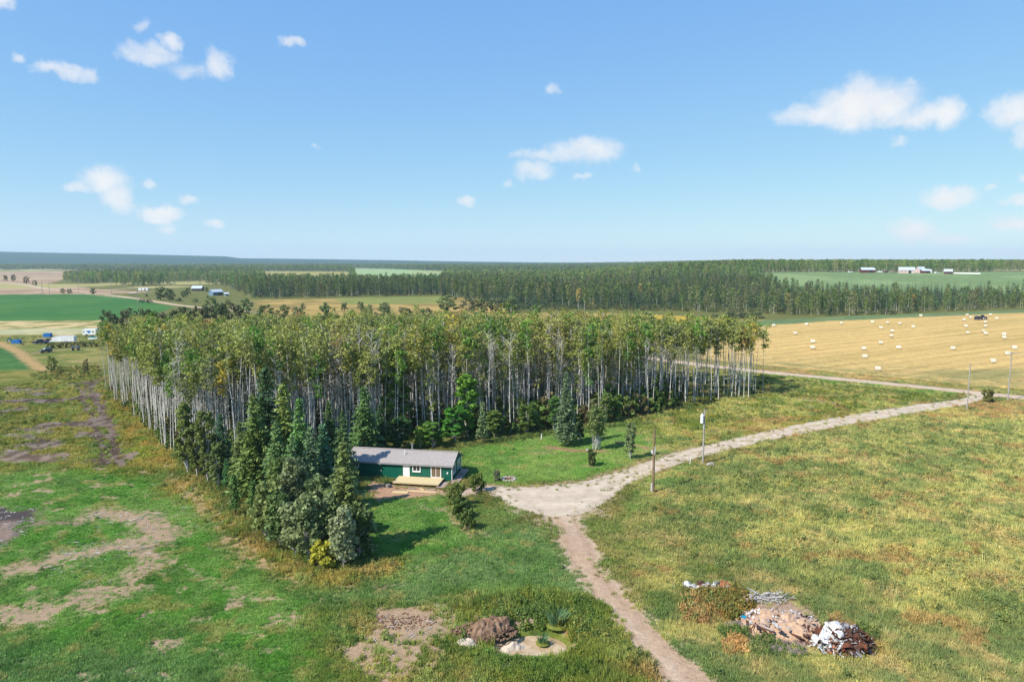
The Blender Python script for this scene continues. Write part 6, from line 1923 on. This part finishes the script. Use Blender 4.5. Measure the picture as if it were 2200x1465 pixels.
SHW = [sheet_mesh(i, WSHEET) for i in range(4)]; SHR = [sheet_mesh(10 + i, RUSTY) for i in range(3)]; SHG = [sheet_mesh(20 + i, GSHEET) for i in range(2)]; SHB = [sheet_mesh(30 + i, BROWN) for i in range(2)]; SHD = [sheet_mesh(40 + i, RUST2) for i in range(3)]
DRUM = MB().tube([(0, 0, -.45), (0, 0, -.44), (0, 0, -.02), (0, 0, 0), (0, 0, .02), (0, 0, .45)], [.28, .3, .3, .32, .3, .3], 14).mesh('drum', RUSTY)
r = np.random.default_rng(12)
MC = G(1812, 1392); MX, MY, MZ = 2.75, 1.7, 1.75


def metal_z(x, y): return MZ * max(0, 1 - (x / MX) ** 2 - (y / MY) ** 2) ** .7


rub = MB()
for k in range(420):
    a, q = r.uniform(0, 6.28), math.sqrt(r.random()); x, y = MX * q * math.cos(a), MY * q * math.sin(a)
    z = metal_z(x, y) * r.uniform(.8, 1.04); rub.mi = int(r.choice([0, 0, 0, 1, 1, 1, 2], 1)[0]) if x > -.6 else int(r.choice([0, 3, 2, 2, 1, 0], 1)[0])
    e = Euler((r.uniform(-1, 1), r.uniform(-1, 1), r.uniform(0, 6.28)))
    if k % 3: rub.box(x, y, z + .03, r.uniform(.3, 1.0), r.uniform(.08, .3), r.uniform(.03, .12), e)
    else:
        d = e.to_matrix() @ Vector((r.uniform(.4, .9), 0, .1)); rub.tube([Vector((x, y, z)) - d, Vector((x, y, z)) + d], r.uniform(.02, .06), 5)
tag(rub.build('scrap_rubble', [RUSTY, RUST2, GSHEET, WSHEET], None, MC), kind='stuff')
core = heap('scrap_core', (1812, 1392), 2.6, 1.6, 1.2, RUST2, 'dark rusty core of the scrap metal pile', 53, 0, rough=.4)[0]
PL = [('crumpled white metal sheet', 'on the top of the scrap pile'), ('large white metal sheet', 'on the left flank of the scrap pile'), ('white metal sheet', 'standing upright at the peak of the scrap pile'), ('bent white panel', 'hanging over the front of the scrap pile'), ('rusty sheet', 'in the middle of the scrap pile'), ('dark rusty plate', 'at the right foot of the scrap pile'), ('brown rusted tank end', 'at the front left of the scrap pile'), ('grey metal sheet', 'across the back of the scrap pile')]
for k, (x, y, sx, sy, e, ms, lab) in enumerate([
    (-.6, .3, 1.2, .9, (.5, -.4, .3), SHW[0], 'crumpled white sheet on the top of the scrap pile'), (-1.7, -.3, 1.5, 1.1, (.6, -.2, 1.0), SHW[1], 'largest white sheet, draped over the left flank of the scrap pile'), (-.95, .75, .9, 1.0, (1.2, .1, .2), SHW[2], 'white panel standing upright at the peak of the scrap pile'),
    (-2.2, -.9, 1.0, .8, (.4, .2, .6), SHW[3], 'white sheet at the lower left foot of the scrap pile'), (.3, .6, 1.3, .5, (.4, .3, -.3), SHW[1], 'narrow white strip right of the scrap pile\'s peak'), (.9, .1, 1.1, .5, (.7, .3, .9), SHW[0], 'white strip bent down over the right side of the scrap pile'), (-.7, -.6, .8, .7, (.8, 0, .4), SHW[2], 'small white panel on the near face of the scrap pile'),
    (-1.55, -1.25, .7, .6, (.7, 0, .3), SHB[0], 'orange-brown sheet at the front left of the scrap pile'), (-.3, -1.3, 1.0, .7, (.6, .2, 0), SHR[0], 'rusty sheet at the front of the scrap pile'), (.5, -.6, 1.2, .8, (.8, -.2, .5), SHD[0], 'dark rusted plate in the middle of the near face of the scrap pile'), (1.3, -.7, 1.1, .8, (.5, .5, .8), SHD[1], 'dark rusted plate at the right front of the scrap pile'),
    (2.0, -.5, 1.0, .7, (.3, .8, .2), SHR[1], 'rusty plate at the far right foot of the scrap pile'), (1.6, .4, 1.3, .6, (.2, .7, .5), SHD[2], 'dark plate on the right shoulder of the scrap pile'), (-1.6, .6, .8, .8, (.5, -.3, .9), SHR[2], 'rust-brown sheet at the left top of the scrap pile'), (.1, .0, 1.0, .6, (.5, 0, 1.2), SHG[0], 'grey sheet near the centre of the scrap pile'), (-2.4, .1, .8, .7, (.3, -.5, .2), SHW[0], 'white scrap at the far left end of the scrap pile'), (-1.2, -1.55, .8, .5, (.3, 0, .1), SHW[3], 'white piece lying in the grass before the scrap pile')]):
    o = link('scrap_sheet', ms, None, MC + Vector((x, y, metal_z(x, y) + .22))); o.scale = (sx, sy, .8); o.rotation_euler = e; tag(o, lab, 'scrap metal', 'large pieces of the scrap pile')
for k, (x, y, e, lab) in enumerate([(-1.9, .55, (1.3, .3, .4), 'rusty drum at the left top of the scrap pile'), (.9, -1.35, (1.5, .1, 1.2), 'rusty drum lying at the right front of the scrap pile')]):
    o = link('drum', DRUM, None, MC + Vector((x, y, metal_z(x, y) + .3))); o.rotation_euler = e; tag(o, lab, 'drum', 'rusty drums')
# white and brown rubbish to the left of the heaps
WC = G(1520, 1266)
rub = MB()
for k in range(110):
    x = r.uniform(-2.5, 2.6); y = r.normal(0, .28); rub.mi = int(r.choice([0, 0, 1, 2, 3])); z = .35 * r.random() + .05
    rub.box(x, y, z, r.uniform(.15, .5), r.uniform(.1, .35), r.uniform(.05, .2), Euler((r.uniform(-.8, .8), r.uniform(-.8, .8), r.uniform(0, 6.28))))
tag(rub.build('rubbish', [WSHEET, GSHEET, RUST2, BROWN], None, WC), kind='stuff')
for k, (x, y, z, sx, sy, e, ms, lab) in enumerate([(-2.1, .1, .4, 1.0, .8, (.6, 0, .2), SHW[0], 'white sheet at the left end of the rubbish row'), (-1.5, -.15, .4, .9, .7, (.7, .2, .9), SHW[2], 'second white sheet from the left of the rubbish row'), (-.7, .25, .5, .9, .7, (.6, .2, 0), SHD[0], 'dark brown piece in the middle of the rubbish row'), (-.1, .1, .45, .8, .6, (.5, .1, .4), SHG[0], 'grey sheet right of the dark piece in the rubbish row'), (.6, -.2, .35, .9, .6, (.6, 0, 1.0), SHW[1], 'white sheet right of the middle of the rubbish row'), (1.1, .2, .5, .8, .6, (.8, .3, .3), SHG[1], 'grey scrap near the right end of the rubbish row'), (1.9, .15, .5, .8, .8, (1.0, .4, .2), SHB[0], 'tilted orange-brown board at the right end of the rubbish row'), (2.4, -.3, .2, .7, .3, (.2, 0, .2), SHW[3], 'flat white strip beyond the right end of the rubbish row')]):
    o = link('scrap_sheet', ms, None, WC + Vector((x, y, z))); o.scale = (sx, sy, .7); o.rotation_euler = e; tag(o, lab, 'scrap', 'pieces of the rubbish row')
# branches
BC = G(1645, 1292)
for k in range(16):
    a = r.uniform(-1.2, 1.2) + (math.pi if k % 2 else 0); L_ = r.uniform(.9, 2.2); c = Vector((r.uniform(-2.1, 2.1), r.uniform(-.5, .6), r.uniform(.15, .8)))
    d = Vector((math.cos(a), math.sin(a) * .6, r.uniform(-.15, .5))).normalized()
    mb = MB().tube([c - d * L_ / 2, c + Vector((0, .08, .08)), c + d * L_ / 2 + Vector((r.normal() * .1, 0, r.normal() * .1))], [.09, .075, .03], 6)
    mb.tube([c + d * L_ * .1, c + d * L_ * .35 + Vector((r.normal() * .3, r.normal() * .2, .3))], [.045, .015], 5)
    tag(mb.build('branch', BARK_G, None, BC), ['bleached branch on the left of the brush pile', 'bleached branch on the right of the brush pile'][int(c.x > 0)] + (', lying high' if c.z > .48 else ', lying low'), 'branch', 'bleached branches of the brush pile')
rub = MB()
for k in range(120):
    x, y = r.normal(0, 1.3), r.normal(.1, .4); d = Vector((r.normal(), r.normal() * .6, r.uniform(-.1, .5))).normalized() * r.uniform(.2, .6); p_ = Vector((x, y, r.uniform(.05, .5)))
    rub.tube([p_ - d, p_ + d], [.035, .015], 4)
tag(rub.build('twigs', [BARK_G], None, BC), kind='stuff')
# clods on the heaps
def clods(name, cpx, rx_, ry_, h, n, m, smin, smax):
    c = G(*cpx); q = np.random.default_rng(n)
    a = q.uniform(0, 6.28, n); s = np.sqrt(q.random(n)) * 1.15
    x, y = rx_ * s * np.cos(a), ry_ * s * np.sin(a); z = h * np.maximum(0, 1 - s ** 2) ** .9 * q.uniform(.5, 1.15, n)
    pr = [bpy.data.objects.new('clod_source', rock_mesh(60 + i, m)) for i in range(2)]
    sz = q.uniform(smin, smax, (n, 1)) ** 1.0 * q.uniform(.6, 1.2, (n, 3))
    mass(name, np.column_stack([x + c.x, y + c.y, z + c.z]), pr, q.integers(0, 2, n), a * 3, sz, np.ones((n, 3)))


clods('clods', (1040, 1356), 2.8, 1.6, .75, 460, SPOIL, .04, .17)
clods('clods', (1668, 1340), 4.2, 2.7, .75, 420, SAND, .04, .2)
clods('clods', (1740, 1365), 1.6, 1.6, .7, 240, mat('dark_rust', (0, 0, 0)), .05, .22)
clods('clods', (1640, 1385), 3.4, 1.2, .15, 260, mat('dark_ash', (0, 0, 0)), .04, .16)
clods('clods', (860, 1335), 3.0, 1.4, .06, 260, mat('brown_soil', lin((140, 108, 86)) / KALB, .95, .25, 3), .03, .13)
rub = MB(); SC2 = G(1700, 1350)
for k in range(70):
    a, q = r.uniform(0, 6.28), math.sqrt(r.random()); x, y = 4.6 * q * math.cos(a), 2.4 * q * math.sin(a)
    z = .75 * max(0, 1 - ((x + 1.2) / 4.2) ** 2 - (y / 2.8) ** 2) ** .8; rub.mi = int(r.choice([0, 1, 2, 3]))
    rub.box(x, y, z + .12, r.uniform(.5, 1.5), r.uniform(.08, .22), r.uniform(.04, .1), Euler((r.uniform(-.4, .4), r.uniform(-.5, .3), r.uniform(0, 6.28))))
tag(rub.build('broken_boards', [OLDWOOD, RUSTY, BARK_G, DARK], None, SC2), kind='stuff')
# litter on the sand heap
rub = MB(); SC_ = G(1668, 1340)
for k in range(260):
    x, y = r.uniform(-3.2, 4.2), r.uniform(-2.0, 1.6); q = max(0, 1 - (x / 3.9) ** 2 - (y / 2.6) ** 2)
    rub.mi = int(r.choice([0, 1, 2, 3, 3])); s = r.uniform(.08, .32); rub.box(x, y, 1.0 * q ** .8 + .1, s, s * r.uniform(.3, 1), s * .4, Euler((r.uniform(-.8, .8), r.uniform(-.8, .8), r.uniform(0, 6))))
tag(rub.build('litter', [WSHEET, GSHEET, RUST2, OLDWOOD], None, SC_), kind='stuff')
p = G(1598, 1334)
o = empty('blue_tub', p); tag(o, 'small bright blue plastic tub at the left foot of the sand heap', 'tub')
MB().tube([(0, 0, 0), (0, 0, .45)], [.2, .28], 12).build('body', mat('blue_plastic', lin((40, 160, 200)) / KALB, .4, .05), o); MB().tube([(0, 0, .43), (0, 0, .48)], .31, 12).build('rim', mat('blue_plastic', (0, 0, 0)), o)


def reeds(seed, n, spread, h):
    q = np.random.default_rng(seed); V = []
    for k in range(n):
        a = q.uniform(0, 6.28); s = spread * math.sqrt(q.random()) * .5; b0 = np.array([math.cos(a) * s, math.sin(a) * s, 0]); hh = h * q.uniform(.6, 1.1)
        ln = np.array([math.cos(a), math.sin(a), 0]) * hh * q.uniform(.15, .55); w = np.array([-math.sin(a + 1), math.cos(a + 1), 0]) * .035
        m_ = b0 + ln * .35 + [0, 0, hh * .6]; t = b0 + ln + [0, 0, hh]
        V += [b0 - w, b0 + w, m_ + w, m_ - w, m_ - w, m_ + w, t + w * .2, t - w * .2]
    return npmesh('reed_blades', np.array(V), np.arange(len(V)).reshape(-1, 4), [BLADE])


for (px, py, n_, sp__, h_, z, lab, cat) in [(1166, 1386, 70, .9, .75, .35, 'tuft of reeds on a small green island in the pond', 'reeds'), (1197, 1340, 150, 1.5, 1.35, .05, 'tall clump of blue-green reeds at the far right bank of the pond', 'reeds')]:
    p = G(px, py); o = empty('reed_clump', (p.x, p.y, float(terrain(p.x, p.y)) + z)); tag(o, lab, cat, 'reed clumps at the pond')
    b_ = link('blades', reeds(px, n_, sp__, h_), o); b_['tint'] = [float(v) for v in lc((92, 122, 84))]
    bb = MB().tube([(0, 0, -.1), (0, 0, .06)], [sp__ * .75, sp__ * .6], 16).build('root_mat', mat('green_mat', lin((120, 128, 50)) / KALB, .9, .3, 4), o)
